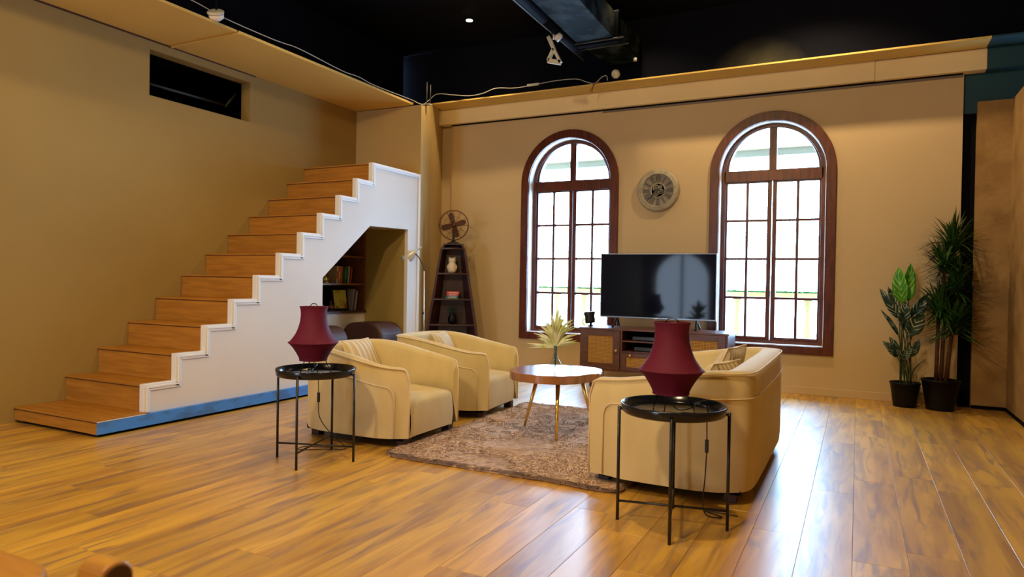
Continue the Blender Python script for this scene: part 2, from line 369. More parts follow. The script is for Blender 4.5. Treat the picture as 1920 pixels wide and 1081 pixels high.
# soffits
so = setting('trim_3', label='mustard ceiling border board along the left wall')
SOF = mat('soffit_paint', (.70, .50, .13, 1), (.66, .46, .12, 1), rough=.7, scale=1.5, bump=.05, bscale=40)
MB().box(XL, -4.455, -5.4, 3.880, 2.99, 3.01).build('panel', SOF, so)
MB().box(XL, -4.450, 3.893, 6.3, 2.988, 3.01).build('panel', SOF, so)
MB().box(XL, -4.44, 3.878, 3.906, 2.979, 2.99).build('joint_strip', SOF, so, bevel=.003)
MB().box(XL, XL+.008, 0, 4.8, 2.978, 2.99).build('wall_gap', NOSE, so)
sb = setting('trim_4', label='beige boxed beam above the windows')
BEAM = mat('beam_paint', (.82, .68, .40, 1), (.78, .64, .37, 1), rough=.65, scale=2, bump=.04, bscale=40)
MB().box(-4.60, .945, 6.825, 7.10, 3.125, 3.14).build('soffit', SOF, sb)
MB().box(-4.635, .10, 7.10, YW+.02, 2.945, 3.125).build('beam_section', BEAM, sb, bevel=.004)
MB().box(.102, .955, 7.10, YW+.02, 2.943, 3.123).build('beam_section', BEAM, sb, bevel=.004)
MB().box(-4.49, .79, 7.15, YW-.002, 2.940, 2.945).build('shadow_gap', VOID, sb)
MB().box(-2.55, .79, 7.19, YW-.001, 2.918, 2.939).build('metal_track', mat('tarnished_track', (.16, .12, .09, 1), rough=.5), sb)
tb = setting('trim_5', label='dark teal continuation of the beam at the upper right')
MB().box(.945, 3.4, 6.825, 7.10, 3.125, 3.14).build('soffit', TEAL, tb)
MB().box(.957, 3.4, 7.102, YW+.04, 2.943, 3.123).build('beam_section', TEAL, tb)
# grey paint patch on the black upper wall, lamplight painted into its colour
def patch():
    m = mat('lamplit_grey_patch', (.0022, .003, .009, 1), rough=.75, spec=.08); nt = m.node_tree; n = nt.nodes; L = nt.links.new; b = n['Principled BSDF']
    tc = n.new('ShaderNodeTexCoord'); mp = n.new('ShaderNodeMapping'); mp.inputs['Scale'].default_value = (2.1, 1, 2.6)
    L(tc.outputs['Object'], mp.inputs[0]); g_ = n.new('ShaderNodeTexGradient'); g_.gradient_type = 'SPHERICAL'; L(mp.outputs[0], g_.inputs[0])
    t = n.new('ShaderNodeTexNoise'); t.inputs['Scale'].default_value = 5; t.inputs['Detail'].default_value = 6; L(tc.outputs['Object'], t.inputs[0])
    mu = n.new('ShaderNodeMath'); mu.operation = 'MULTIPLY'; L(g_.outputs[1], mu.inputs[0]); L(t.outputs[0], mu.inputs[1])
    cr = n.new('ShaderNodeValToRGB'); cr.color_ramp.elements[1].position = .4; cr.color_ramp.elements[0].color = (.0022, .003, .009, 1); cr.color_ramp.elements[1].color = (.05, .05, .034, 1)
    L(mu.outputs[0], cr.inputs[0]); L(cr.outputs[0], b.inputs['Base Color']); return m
S('wall_patch', MB().box(-.55, .55, -.004, 0, -.2, .5), patch(), 'greyish patch with painted-in lamplight on the black upper wall', loc=(-.93, YW+.03, 3.16))

# ------------------------------------------------------------------ windows
def outline(c, R, zs, zb, n=28):
    return [(c-R, zb)]+[(c-R*math.cos(PI*k/n), zs+R*math.sin(PI*k/n)) for k in range(n+1)]+[(c+R, zb)]
def band(mb, c, R1, R2, zs, zb1, zb2, y0, y1):
    a = outline(c, R1, zs, zb1); b = outline(c, R2, zs, zb2); n = len(a)
    for i in range(n):
        j = (i+1) % n
        P = [a[i], a[j], b[j], b[i]]
        mb.add([(p[0], y0, p[1]) for p in P]+[(p[0], y1, p[1]) for p in P], [(0, 1, 2, 3), (7, 6, 5, 4), (0, 4, 5, 1), (2, 6, 7, 3)])
SILLM = mat('white_sill', (.75, .76, .78, 1), rough=.35)
def window(name, c, label):
    w = setting(name, label=label)
    mb = MB(); band(mb, c, .588, .497, ZSP, .385, .465, YW-.028, YW+.01); mb.build('casing', DWOOD, w, bevel=.004)
    mb = MB(); band(mb, c, .502, .492, ZSP, .462, .470, YW-.002, YW+.125); mb.build('reveal_lining', SILLM, w)
    YF0, YF1 = YW+.125, YW+.185
    mb = MB(); band(mb, c, .500, .452, ZSP, .466, .50, YF0-.02, YF1+.02); mb.build('outer_frame', DWOOD, w, bevel=.003)
    mb = MB(); band(mb, c, .456, .425, ZSP+.03, .50, .50, YF0, YF1)
    mb.v = [(x, y, z) if z > 2.12 else (x, y, 2.19) for x, y, z in mb.v]; mb.build('arch_frame', DWOOD, w)
    MB().box(c-.47, c+.47, YF0-.02, YF1, 2.10, 2.215).build('transom', DWOOD, w, bevel=.005)
    MB().box(c-.036, c+.036, YF0-.006, YF1, 2.215, 2.66).build('upper_mullion', DWOOD, w, bevel=.003)
    N = 14
    for s_ in (-1, 1):
        arc = [(c+s_*.03, 2.2)]+[(c+s_*max(.03, .44*math.cos(PI/2*k/N)), ZSP+.03+.44*math.sin(PI/2*k/N)) for k in range(N+1)]
        MB().prism(arc, 1, YF0+.03, YF0+.034).build('pane', GLASS, w)
        # casement leaf
        xa, xb = (c-.455, c-.004) if s_ < 0 else (c+.004, c+.455)
        gx0, gx1 = (c-.433, c-.045) if s_ < 0 else (c+.045, c+.433)
        zr = (.53, .92, 1.317, 1.706, 2.095); f_ = MB()
        f_.box(xa, gx0, YF0, YF1, .50, 2.10).box(gx1, xb, YF0, YF1, .50, 2.10).box(gx0, gx1, YF0, YF1, .50, .53).box(gx0, gx1, YF0, YF1, 2.085, 2.10)
        leaf = f_.build('casement', DWOOD, w, bevel=.002)
        gm = (gx0+gx1)/2
        MB().box(gm-.013, gm+.013, YF0+.01, YF1-.008, .53, 2.09).build('muntin', DWOOD, leaf)
        for z in zr[1:4]: MB().box(gx0, gx1, YF0+.012, YF1-.01, z-.012, z+.012).build('muntin', DWOOD, leaf)
        for k in range(4):
            for (a, b) in ((gx0, gm-.01), (gm+.01, gx1)):
                MB().box(a, b, YF0+.03, YF0+.034, zr[k]+(.01 if k else 0), zr[k+1]-.01).build('pane', GLASS, leaf)
    return w
window('window_1', WC[0], 'left arched brown-framed window beside the clock')
window('window_2', WC[1], 'right arched brown-framed window behind the sofa')

# ------------------------------------------------------------------ outside balcony
STONE = mat('cream_stone', (.52, .43, .28, 1), (.47, .38, .24, 1), rough=.8, scale=6)
bal = thing('balustrade', 'cream stone balustrade on the balcony outside the windows', 'balustrade', (0, 8.5, 0))
MB().box(-8, 4, -.09, .09, .905, .968).build('top_rail', STONE, bal, bevel=.01)
MB().box(-8, 4, -.08, .08, .10, .2).build('bottom_rail', STONE, bal, bevel=.01)
prof = [(.05, .2), (.05, .24), (.035, .26), (.06, .33), (.068, .40), (.055, .50), (.036, .62), (.030, .72), (.036, .78), (.045, .80), (.036, .82), (.05, .84), (.05, .905)]
bm0 = MB().lathe(prof, 14).build('baluster', STONE, bal); bm0.location = (-1.28, 0, 0)
for k in range(-13, 11):
    if k == 0: continue
    o = bm0.copy(); COL.objects.link(o); o.location = (-1.28+.3875*k, 0, 0)
TURF = mat('green_turf', (.004, .10, .012, 1), (.008, .14, .02, 1), rough=.9, scale=60)
tf = MB().box(-8, 4, -.085, .085, .968, .975)
for _ in range(5000):
    x = random.uniform(-4.4, .4); y = random.uniform(-.08, .08); h = random.uniform(.008, .02); dx = random.uniform(-.006, .006)
    tf.add([(x-.003, y, .975), (x+.003, y, .975), (x+dx, y+dx, .975+h)], [(0, 1, 2)])
tag(tf.build('turf_strip', TURF, fix=False, loc=(0, 8.5, 0)), 'bright green artificial grass strip lying on the balcony rail', 'grass', kind='stuff')
S('floor_balcony', MB().box(-9, 5, YW+TH, 9.2, -.15, -.03), mat('balcony_tile', (.12, .11, .10, 1), rough=.7))
S('balcony_shade_roof', MB().box(-9, 5, YW+TH, 8.7, 3.15, 3.25), STONE)  # unseen roof slab added to shade the balustrade and cut sky light
S('wall_outside', MB().box(-9, -5.4, YW+.1, YW+TH, -.1, 3.2).box(3.5, 6, YW+.1, YW+TH, -.1, 3.2), STONE)
cb = thing('balcony_beam', 'grey horizontal beam crossing outside the arched window tops', 'beam', (0, 8.5, 2.58))
cbm = MB().box(-9, 4, -.08, .08, -.03, .045); cbm.build('beam', mat('grey_beam', (.20, .21, .22, 1), rough=.7), cb)
MB().box(-9, 4, -.10, .10, .045, .060).build('cap', mat('beam_cap', (.30, .27, .22, 1), rough=.7), cb)

# ------------------------------------------------------------------ ceiling services
dl = thing('downlight', 'small round recessed downlight glowing in the black ceiling', 'ceiling light', (-3.848, 6.469, ZC))
MB().lathe([(.055, -.012), (.055, 0), (.035, 0), (.035, -.006), (.05, -.012)], 20).build('rim', BLACK, dl)
MB().lathe([(.036, -.016), (.036, -.001)], 20).build('lamp', emis('lamp_glow', (1, .85, .6, 1), 30), dl)
# duct
dm = mat('worn_duct', (.002, .006, .010, 1), (.030, .050, .062, 1), rough=.7, scale=4, detail=10, lo=.50, hi=.60, spec=.10)
du = thing('air_duct', 'worn grey-blue rectangular air duct under the black ceiling', 'duct', (-2.22, 0, 3.4), rz=0)
MB().prism([(-.20, 3.2), (.16, 3.2), (.075, 6.35), (-.30, 6.35)], 2, 0, .26).build('duct_section', dm, du)
MB().prism([(-.30, 6.43), (.075, 6.43), (.09, 7.15), (-.26, 7.15)], 2, 0.02, .26).build('duct_section', dm, du)
MB().prism([(-.34, 6.35), (.11, 6.35), (.11, 6.43), (-.34, 6.43)], 2, -.02, .28).build('flange', BLACK, du, bevel=.005)
MB().tube([(-.40, 6.30, -.01), (.18, 6.30, -.01)], .008).build('hanger', PIPE, du)
MB().tube([(-.40, 6.46, -.02), (.18, 6.46, -.02)], .006).build('hanger', PIPE, du)
MB().lathe([(.02, -.02), (.02, .01)], 10, (.085, 7.0, 0)).build('bolt', WHITE, du)
pi_ = thing('ceiling_pipe', 'dark round pipe running beside the air duct', 'pipe', (-2.52, 0, 3.4))
MB().tube([(.02, 3.2, 0), (-.04, 5.6, 0)], .045, 12).build('pipe', BLACK, pi_)
MB().tube([(-.04, 5.6, 0), (-.06, 6.62, 0)], .040, 12).build('pipe', BLACK, pi_)
MB().tube([(-.045, 3.2, -.02), (-.10, 6.75, -.02)], .010, 8).build('rail', PIPE, pi_)
CRM = mat('cream_plastic', (.62, .60, .50, 1), rough=.45)
sp = thing('spotlight', 'cream bracket spotlight hanging from the ceiling pipe', 'spotlight', (-2.60, 5.93, 3.30))
MB().tube([(0, 0, .10), (0, .0, .03)], .012).build('stem', WHITE, sp)
MB().lathe([(.030, -.03), (.033, .03), (.02, .045)], 14, M=Matrix.Translation((.04, 0, .04)) @ Matrix.Rotation(.8, 4, 'Y')).build('lamp_head', WHITE, sp)
# triangular bracket
A, B, Cc, D = Vector((-.055, 0, .06)), Vector((.0, 0, -.06)), Vector((-.055, 0, -.165)), Vector((.075, 0, -.20))
br = MB()
for p, q, wd in ((A, B, .016), (B, Cc, .013), (Cc, D, .020), (D, B, .013)):
    dv = (q-p).normalized(); nrm = Vector((-dv.z, 0, dv.x))*wd
    P = [p+nrm, q+nrm, q-nrm, p-nrm]
    br.add([(v.x, -.018, v.z) for v in P]+[(v.x, .018, v.z) for v in P], [(0, 1, 2, 3), (7, 6, 5, 4), (0, 4, 5, 1), (1, 5, 6, 2), (2, 6, 7, 3), (3, 7, 4, 0)])
br.build('bracket', CRM, sp)
do = thing('dome_light', 'small white round fitting above the boxed beam', 'light fitting', (-2.29, 6.79, 3.195))
MB().lathe([(.034, -.005), (.045, .01), (.048, .03), (.035, .055), (.0, .064)], 18, M=Matrix.Rotation(-.9, 4, 'X') @ Matrix.Rotation(.5, 4, 'Y')).build('dome', CRM, do)
MB().tube([(0, .01, 0), (0, .06, -.045)], .014).build('bracket', BLACK, do)
sd = thing('smoke_detector', 'white round smoke detector under the black ceiling edge at left', 'smoke detector', (-4.43, 3.66, 3.05))
MR = Matrix.Rotation(.35, 4, 'Y') @ Matrix.Rotation(.55, 4, 'X')
MB().lathe([(.0, -.045), (.030, -.043), (.036, -.036), (.05, -.030), (.056, -.012), (.056, .01)], 24, M=MR).build('body', mat('white_plastic', (.78, .76, .72, 1), rough=.4), sd)
MB().lathe([(.061, .008), (.063, .022), (.05, .03)], 24, M=MR).build('base', CRM, sd)
MB().tube([(0, 0, .02), (0, 0, .85)], .006).build('hanger', BLACK, sd)
WIRE = mat('white_wire', (.45, .45, .45, 1), rough=.5)
pts = [(-4.43, 3.0, 3.10), (-4.44, 3.46, 3.085), (-4.44, 3.75, 3.056), (-4.44, 4.18, 3.05), (-4.44, 4.35, 3.055), (-4.44, 4.56, 3.064), (-4.44, 5.1, 3.03), (-4.44, 5.35, 3.038), (-4.44, 5.6, 3.02), (-4.44, 6.2, 3.03), (-4.42, 6.42, 3.02), (-4.52, 6.7, 3.14),
       (-4.466, 6.8, 3.235), (-4.244, 6.8, 3.2), (-4.028, 6.8, 3.168), (-3.853, 6.8, 3.176), (-3.681, 6.8, 3.215), (-3.446, 6.8, 3.191), (-3.217, 6.8, 3.2), (-2.964, 6.8, 3.215), (-2.717, 6.8, 3.206), (-2.596, 6.8, 3.16), (-2.506, 6.8, 3.136), (-2.431, 6.8, 3.19), (-2.379, 6.8, 3.2), (-2.366, 6.8, 3.15)]
cable = MB().tube(cr_spline(pts, 5), .0042, 6).build('cable', WIRE)
tag(cable, 'thin pale cable looping along the edge of the black ceiling', 'cable')
MB().box(-3.29, -3.15, 6.79, 6.81, 3.190, 3.214).build('connector', WIRE, cable)
mb = MB().tube([(-2.56, 6.8, 3.05), (-2.50, 6.8, 3.14)], .004).tube([(-2.54, 6.81, 3.04), (-2.52, 6.8, 3.13)], .004).tube([(-2.53, 6.8, 3.13), (-2.45, 6.8, 3.145)], .004)
mb.build('loose_wires', mat('red_wire', (.2, .04, .03, 1), rough=.5), cable)
hg = thing('ceiling_hanger', 'pair of thin hanger rods above the corner of the ceiling borders', 'hanger', (-4.41, 6.5, 3.05))
MB().tube([(0, 0, -.03), (0.0, .0, .24)], .006).tube([(.035, .02, -.0), (.035, .02, .21)], .006).build('rod', PIPE, hg)
MB().box(-.03, .05, -.03, .03, -.022, -.012).build('plate', WIRE, hg)

# ------------------------------------------------------------------ staircase
XS = -4.35; SY0, TR, RI, Z0 = 3.045, .2425, .1918, .112
st = thing('staircase', 'wooden-tread staircase with white-edged cream side rising along the left wall', 'staircase', (0, 0, 0))
Ys = [2.70]+[SY0+TR*i for i in range(11)]; Zs = [Z0]+[Z0+.003+RI*(i+1)-.012 for i in range(11)]
Zs = [Z0]+[.293+(2.204-.293)*i/10 for i in range(11)]; Yend = 6.30
for i in range(12):
    y0 = Ys[i]; y1 = Ys[i+1] if i < 11 else Yend; z = Zs[i]; zb = Zs[i-1] if i else .022
    x1 = XS-.038 if i else XS+.03
    MB().box(XL+.004, x1, y0, y0+.018, zb-.0, z-.016).build('riser', WOODTR, st, bevel=.001)
    tr_ = MB().box(XL+.004, x1, y0-.004, y1+.001, z-.012, z).build('tread', WOODTR, st, bevel=.001)
    MB().box(XL+.004, x1, y0-.005, y0+.02, z-.017, z-.0115).build('nosing', NOSE, tr_)
# lowest platform edge strip and worn plinth
MB().box(XS-.02, XS+.028, 2.705, 3.04, .075, .098).build('edge_strip', mat('grey_edge', (.2, .24, .28, 1), rough=.5), st)
MB().box(XS-.02, XS+.034, 2.702, 3.04, .0985, .103).build('lip', CREAM, st)
MB().box(XS-.02, XS+.034, 2.702, 6.1, .020, .0985).build('plinth', BLUEP, st, label='worn blue-grey plinth board')
MB().box(XL+.03, XS, 2.74, 6.1, 0, .022).build('recessed_base', VOID, st)
# side panel with zigzag top and understair opening, built from vertical slices
def ztop(y):
    for i in range(11, 0, -1):
        if y >= Ys[i]-1e-6: return Zs[i]
    return .1
N0, N1, N2 = (4.783, 1.052), (5.45, 1.575), (6.092, 1.587)
sl = MB(); ycuts = sorted(set(Ys[1:]+[N0[0], N1[0], N2[0], Yend]))
def znb(y):
    if y <= N1[0]: return N0[1]+(N1[1]-N0[1])*(y-N0[0])/(N1[0]-N0[0])
    return N1[1]+(N2[1]-N1[1])*(y-N1[0])/(N2[0]-N1[0])
for a, b in zip(ycuts[:-1], ycuts[1:]):
    zt = ztop((a+b)/2)
    if a >= N0[0]-1e-6 and b <= N2[0]+1e-6: sl.prism([(a, znb(a)), (b, znb(b)), (b, zt), (a, zt)], 0, XS-.04, XS)
    else: sl.prism([(a, .099), (b, .099), (b, zt), (a, zt)], 0, XS-.04, XS)
sl.build('side_panel', CREAM, st)
# white moulding along the zigzag
mw = .042; lo_, hi_ = XS-.042, XS+.010
for i in range(1, 12):
    y0 = Ys[i]; y1 = Ys[i+1] if i < 11 else Yend-.0; zb = Zs[i-1] if i > 1 else .104
    mo = MB().prism([(y0-.006, zb-mw+.006 if i > 1 else zb), (y0+mw, zb-mw+.006 if i > 1 else zb), (y0+mw, Zs[i]-mw), (y0-.006, Zs[i]+.006)], 0, lo_, hi_)
    mo.prism([(y0-.006, Zs[i]+.006), (y0+mw, Zs[i]-mw), (y1+(mw if i < 11 else 0), Zs[i]-mw), (y1-(.006 if i < 11 else 0), Zs[i]+.006)], 0, lo_, hi_)
    m1 = mo.build('moulding', WHITE, st, bevel=.004)
    MB().prism([(y0+.012, zb-.01 if i > 1 else zb), (y0+.022, zb-.01 if i > 1 else zb), (y0+.022, Zs[i]-.022), (y1+(.02 if i < 11 else 0), Zs[i]-.022), (y1+(.02 if i < 11 else 0), Zs[i]-.012), (y0+.012, Zs[i]-.012)], 0, hi_, hi_+.006).build('bead', WHITE, m1)
MB().box(XS, XS+.012, Yend-.035, Yend+.004, .1, 2.21).build('end_moulding', WHITE, st, bevel=.004)
# understair niche lining
XN = -4.92
MB().box(XL+.01, XS-.04, N2[0], N2[0]+.03, .0, 1.62).build('niche_end_wall', WALL, st)
MB().box(XL+.01, XS-.04, N0[0]-.03, N0[0], .0, 1.05).build('niche_near_wall', WALL, st)
MB().prism([(N0[0]-.02, N0[1]), N1, N2, (N2[0], N2[1]+.02), (N1[0]-.01, N1[1]+.02), (N0[0]-.02, N0[1]+.03)], 0, XL+.01, XS-.04).build('niche_ceiling', WALL, st)
MB().box(XN-.02, XN, N0[0], N2[0], 0, .675).build('niche_back_wall', CREAM, st)
SHW = mat('niche_shelf_wood', (.22, .085, .025, 1), (.15, .055, .018, 1), rough=.45, scale=4, stretch=(6, 1, 6), detail=5, per=.05)
MB().box(XL+.012, XN+.02, N0[0], N2[0], .675, .70).build('shelf', BWOOD, st)
for z in (.985, 1.285): MB().box(XL+.03, XN, N0[0], 6.065, z-.009, z+.009).build('shelf', SHW, st)
MB().box(XL+.012, XN+.002, 6.065, N2[0], .70, 1.58).build('shelf_side', SHW, st)
MB().box(XL+.008, XL+.02, N0[0], 6.065, .70, 1.58).build('shelf_back', BWOOD, st)

# ------------------------------------------------------------------ understair items
BRL = mat('dark_brown_leather', (.060, .020, .017, 1), (.045, .015, .013, 1), rough=.55, scale=6, bump=.1, bscale=120)
def pouf(loc, label):
    t = thing('upholstered_stool', label, 'stool', loc, group='brown stools under the stairs')
    p = []; W_, Hh, R = .265, .585, .15
    for k in range(9): a = PI/2*k/8; p.append((W_-R+R*math.cos(a), Hh-R+R*math.sin(a)))
    for k in range(9): a = PI/2+PI/2*k/8; p.append((-W_+R+R*math.cos(a), Hh-R+R*math.sin(a)))
    p += [(-W_, .04), (W_, .04)]
    o = MB().prism(p, 1, -.19, .19).build('body', BRL, t, bevel=.03, seg=3)
    for x in (-.2, .2):
        for y in (-.14, .14): MB().lathe([(.018, 0), (.022, .05)], 10, (x, y, 0)).build('foot', BWOOD, t)
    return t
pouf((-4.64, 5.88, 0), 'dark brown rounded stool under the stairs against the niche end wall')
pouf((-4.66, 5.02, 0), 'dark brown rounded stool under the stairs, half hidden behind the left red lamp')
def book(mbname, loc, size, col, label, group, rot=(0, 0, 0), band_=None):
    """spine faces +x; size = depth(x), thickness(y), height(z)"""
    dx, ty, hz = size
    t = thing('book', label, 'book', loc, group=group, rot=rot)
    cm = mat('book_cover', col, rough=.5)
    c = MB().box(-dx, 0, 0, .003, 0, hz).box(-dx, 0, ty-.003, ty, 0, hz).box(-.003, 0, 0, ty, 0, hz); c.build('cover', cm, t)
    MB().box(-dx+.004, -.003, .003, ty-.003, .003, hz-.003).build('pages', PAPER, t)
    if band_: MB().box(0, .0008, ty*.15, ty*.85, hz*.25, hz*.7).build('spine_label', mat('spine_label', band_, rough=.5), t)
    return t
PAPER = mat('paper', (.62, .57, .46, 1), rough=.8)
bks = [(.034, .185, (.62, .50, .36, 1), 'cream hardback book, leftmost of the upright row under the stairs', (.4, .12, .05, 1)),
       (.030, .183, (.62, .12, .03, 1), 'orange-red book standing second from the left under the stairs', (.7, .4, .1, 1)),
       (.026, .182, (.50, .16, .05, 1), 'rust book standing between orange and dark books under the stairs', None),
       (.030, .180, (.02, .03, .03, 1), 'black book in the middle of the upright row under the stairs', None),
       (.034, .182, (.02, .13, .06, 1), 'dark green book standing under the stairs', (.05, .25, .12, 1)),
       (.022, .184, (.03, .20, .17, 1), 'teal book standing beside the white book under the stairs', None),
       (.018, .186, (.70, .68, .62, 1), 'thin white book standing under the stairs', None)]
y = 5.655
for th, h, c, lab, bd in bks:
    book('b', (XN-.05, y+.012, .994), (.14, th, h), c, lab, 'books standing on the middle niche shelf', (-.06, 0, 0), bd); y += th+.003
book('b', (XN-.05, y+.022, .994), (.14, .022, .178), (.38, .06, .05, 1), 'thin dark red book leaning at the right end of the niche row', 'books standing on the middle niche shelf', (-.14, 0, 0))
fr = thing('picture_frame', 'dark framed green and yellow picture leaning on the lower niche shelf', 'picture frame', (XN-.06, 5.77, .70), rot=(0, -.15, .0))
MB().box(-.018, 0, -.125, .125, 0, .245).build('frame', VOID, fr, bevel=.003)
ART = mat('picture_art', (.42, .40, .06, 1), (.20, .05, .03, 1), rough=.4, scale=9, detail=3, lo=.45, hi=.6)
MB().box(0, .002, -.10, .10, .022, .222).build('picture', ART, fr)
for k, (c, lab) in enumerate((((.30, .28, .34, 1), 'grey-lilac tall book leaning beside the picture frame'), ((.10, .07, .14, 1), 'dark purple tall book leaning beside the grey-lilac one'), ((.42, .42, .45, 1), 'pale grey tall book nearest the niche end wall'))):
    book('b', (XN-.04, 5.905+k*.028, .702), (.16, .024, .235-.01*k), c, lab, 'tall books on the lower niche shelf', (-.16, 0, 0))
GOLDP = mat('old_gold', (.55, .36, .08, 1), rough=.35, metal=.8)
def figurine(loc, s, label, m):
    t = thing('figurine', label, 'figurine', loc)
    MB().lathe([(.045*s, 0), (.048*s, .012*s), (.03*s, .018*s)], 16).build('base', m, t)
    MB().lathe([(.02*s, .018*s), (.038*s, .03*s), (.030*s, .055*s), (.018*s, .075*s), (.010*s, .085*s)], 14).build('body', m, t)
    MB().lathe([(0, .082*s), (.014*s, .088*s), (.017*s, .10*s), (.010*s, .115*s), (0, .128*s)], 14).build('head', m, t)
    for a in (-1, 1): MB().tube([(0, a*.018*s, .066*s), (.012*s, a*.042*s, .05*s), (.028*s, a*.03*s, .035*s)], .008*s).build('arm', m, t)
figurine((XN-.06, 5.50, .994), 1.0, 'small gold seated figurine at the left of the middle niche shelf', GOLDP)
figurine((XN-.06, 5.60, .70), .9, 'small dark bronze figurine left of the picture frame', mat('dark_bronze', (.14, .05, .03, 1), rough=.4, metal=.5))
figurine((XN-.06, 5.45, .70), 1.0, 'pale stone figurine at the left end of the lower niche shelf', mat('pale_stone', (.45, .4, .33, 1), rough=.6))

# ------------------------------------------------------------------ rug
def rug():
    x0, x1, y0, y1 = -2.52, -1.03, 3.28, 5.29
    t = thing('rug', 'pinkish beige shaggy faux-fur rug under the gold-legged coffee table', 'rug', (0, 0, 0))
    nu, nv = 150, 200
    def edge(u, v):
        x = x0+(x1-x0)*u; y = y0+(y1-y0)*v
        x += .022*noise.noise(Vector((y*3, 0, 3)))*(abs(u-.5)*2)**4+.006*noise.noise(Vector((y*30, 0, 3)))*(abs(u-.5)*2)**6
        y += .022*noise.noise(Vector((x*3, 5, 3)))*(abs(v-.5)*2)**4+.006*noise.noise(Vector((x*30, 5, 3)))*(abs(v-.5)*2)**6
        r = .10; cu = min(u*(x1-x0), (1-u)*(x1-x0)); cv = min(v*(y1-y0), (1-v)*(y1-y0))
        if cu < r and cv < r:   # rounded corners
            dd = math.hypot(r-cu, r-cv)
            if dd > r:
                k = r/dd; ncu = r-(r-cu)*k; ncv = r-(r-cv)*k
                x += (ncu-cu)*(1 if u < .5 else -1); y += (ncv-cv)*(1 if v < .5 else -1)
        return x, y
    def hh(x, y):
        a = noise.noise(Vector((x*2.2, y*2.2, 0)))
        q = noise.noise(Vector((x*6+a*3, y*13+a*3, 1))); q2 = noise.noise(Vector((x*17+a*4, y*30, 2)))
        return .020+.006*q+.007*max(0, 1-abs(q2)*5)*(-1 if q > 0 else .3)+.002*noise.noise(Vector((x*60, y*60, 0)))
    def fn(u, v):
        x, y = edge(u, v)
        e = min(min(u, 1-u)*(x1-x0), min(v, 1-v)*(y1-y0))/.03
        k = math.sqrt(max(0, 1-(1-min(1, e))**2))
        return (x, y, .002+hh(x, y)*k)
    FUR = mat('pink_beige_fur', (.64, .44, .28, 1), (.54, .36, .22, 1), rough=.9, scale=7, stretch=(1, 2.2, 1), detail=7, bump=.25, bscale=45, sheen=.5, lo=.3, hi=.7)
    MB().grid(fn, nu, nv).build('backing', FUR, t, fix=False)
    rs = np.random.RandomState(4); n = 70000; vs = np.zeros((n*3, 3), np.float32)
    U = rs.rand(n); V = rs.rand(n)
    ed = rs.rand(n) < .12; side = rs.randint(0, 3, n)
    V = np.where(ed & (side == 0), rs.rand(n)*.012, V); U = np.where(ed & (side == 1), rs.rand(n)*.015, U); V = np.where(ed & (side == 2), 1-rs.rand(n)*.012, V)
    for i in range(n):
        x, y, z = fn(U[i], V[i])
        fa = 2.6*noise.noise(Vector((x*2.5, y*2.5, 7)))+1.2*noise.noise(Vector((x*11, y*11, 9)))-1.2
        L_ = .022+.016*rs.rand(); w_ = .0022
        dx, dy = math.cos(fa), math.sin(fa)
        vs[3*i] = (x-dy*w_, y+dx*w_, z-.002); vs[3*i+1] = (x+dy*w_, y-dx*w_, z-.002)
        vs[3*i+2] = (x+dx*L_, y+dy*L_, max(.002, z+.004+.004*rs.rand()))
    me = bpy.data.meshes.new('pile'); me.vertices.add(n*3); me.vertices.foreach_set('co', vs.ravel())
    me.loops.add(n*3); me.polygons.add(n); me.loops.foreach_set('vertex_index', np.arange(n*3)); me.polygons.foreach_set('loop_start', np.arange(0, n*3, 3)); me.polygons.foreach_set('loop_total', np.full(n, 3))
    me.update(); me.materials.append(FUR); o = bpy.data.objects.new('pile', me); COL.objects.link(o); o.parent = t; o['kind'] = 'stuff'
rug()

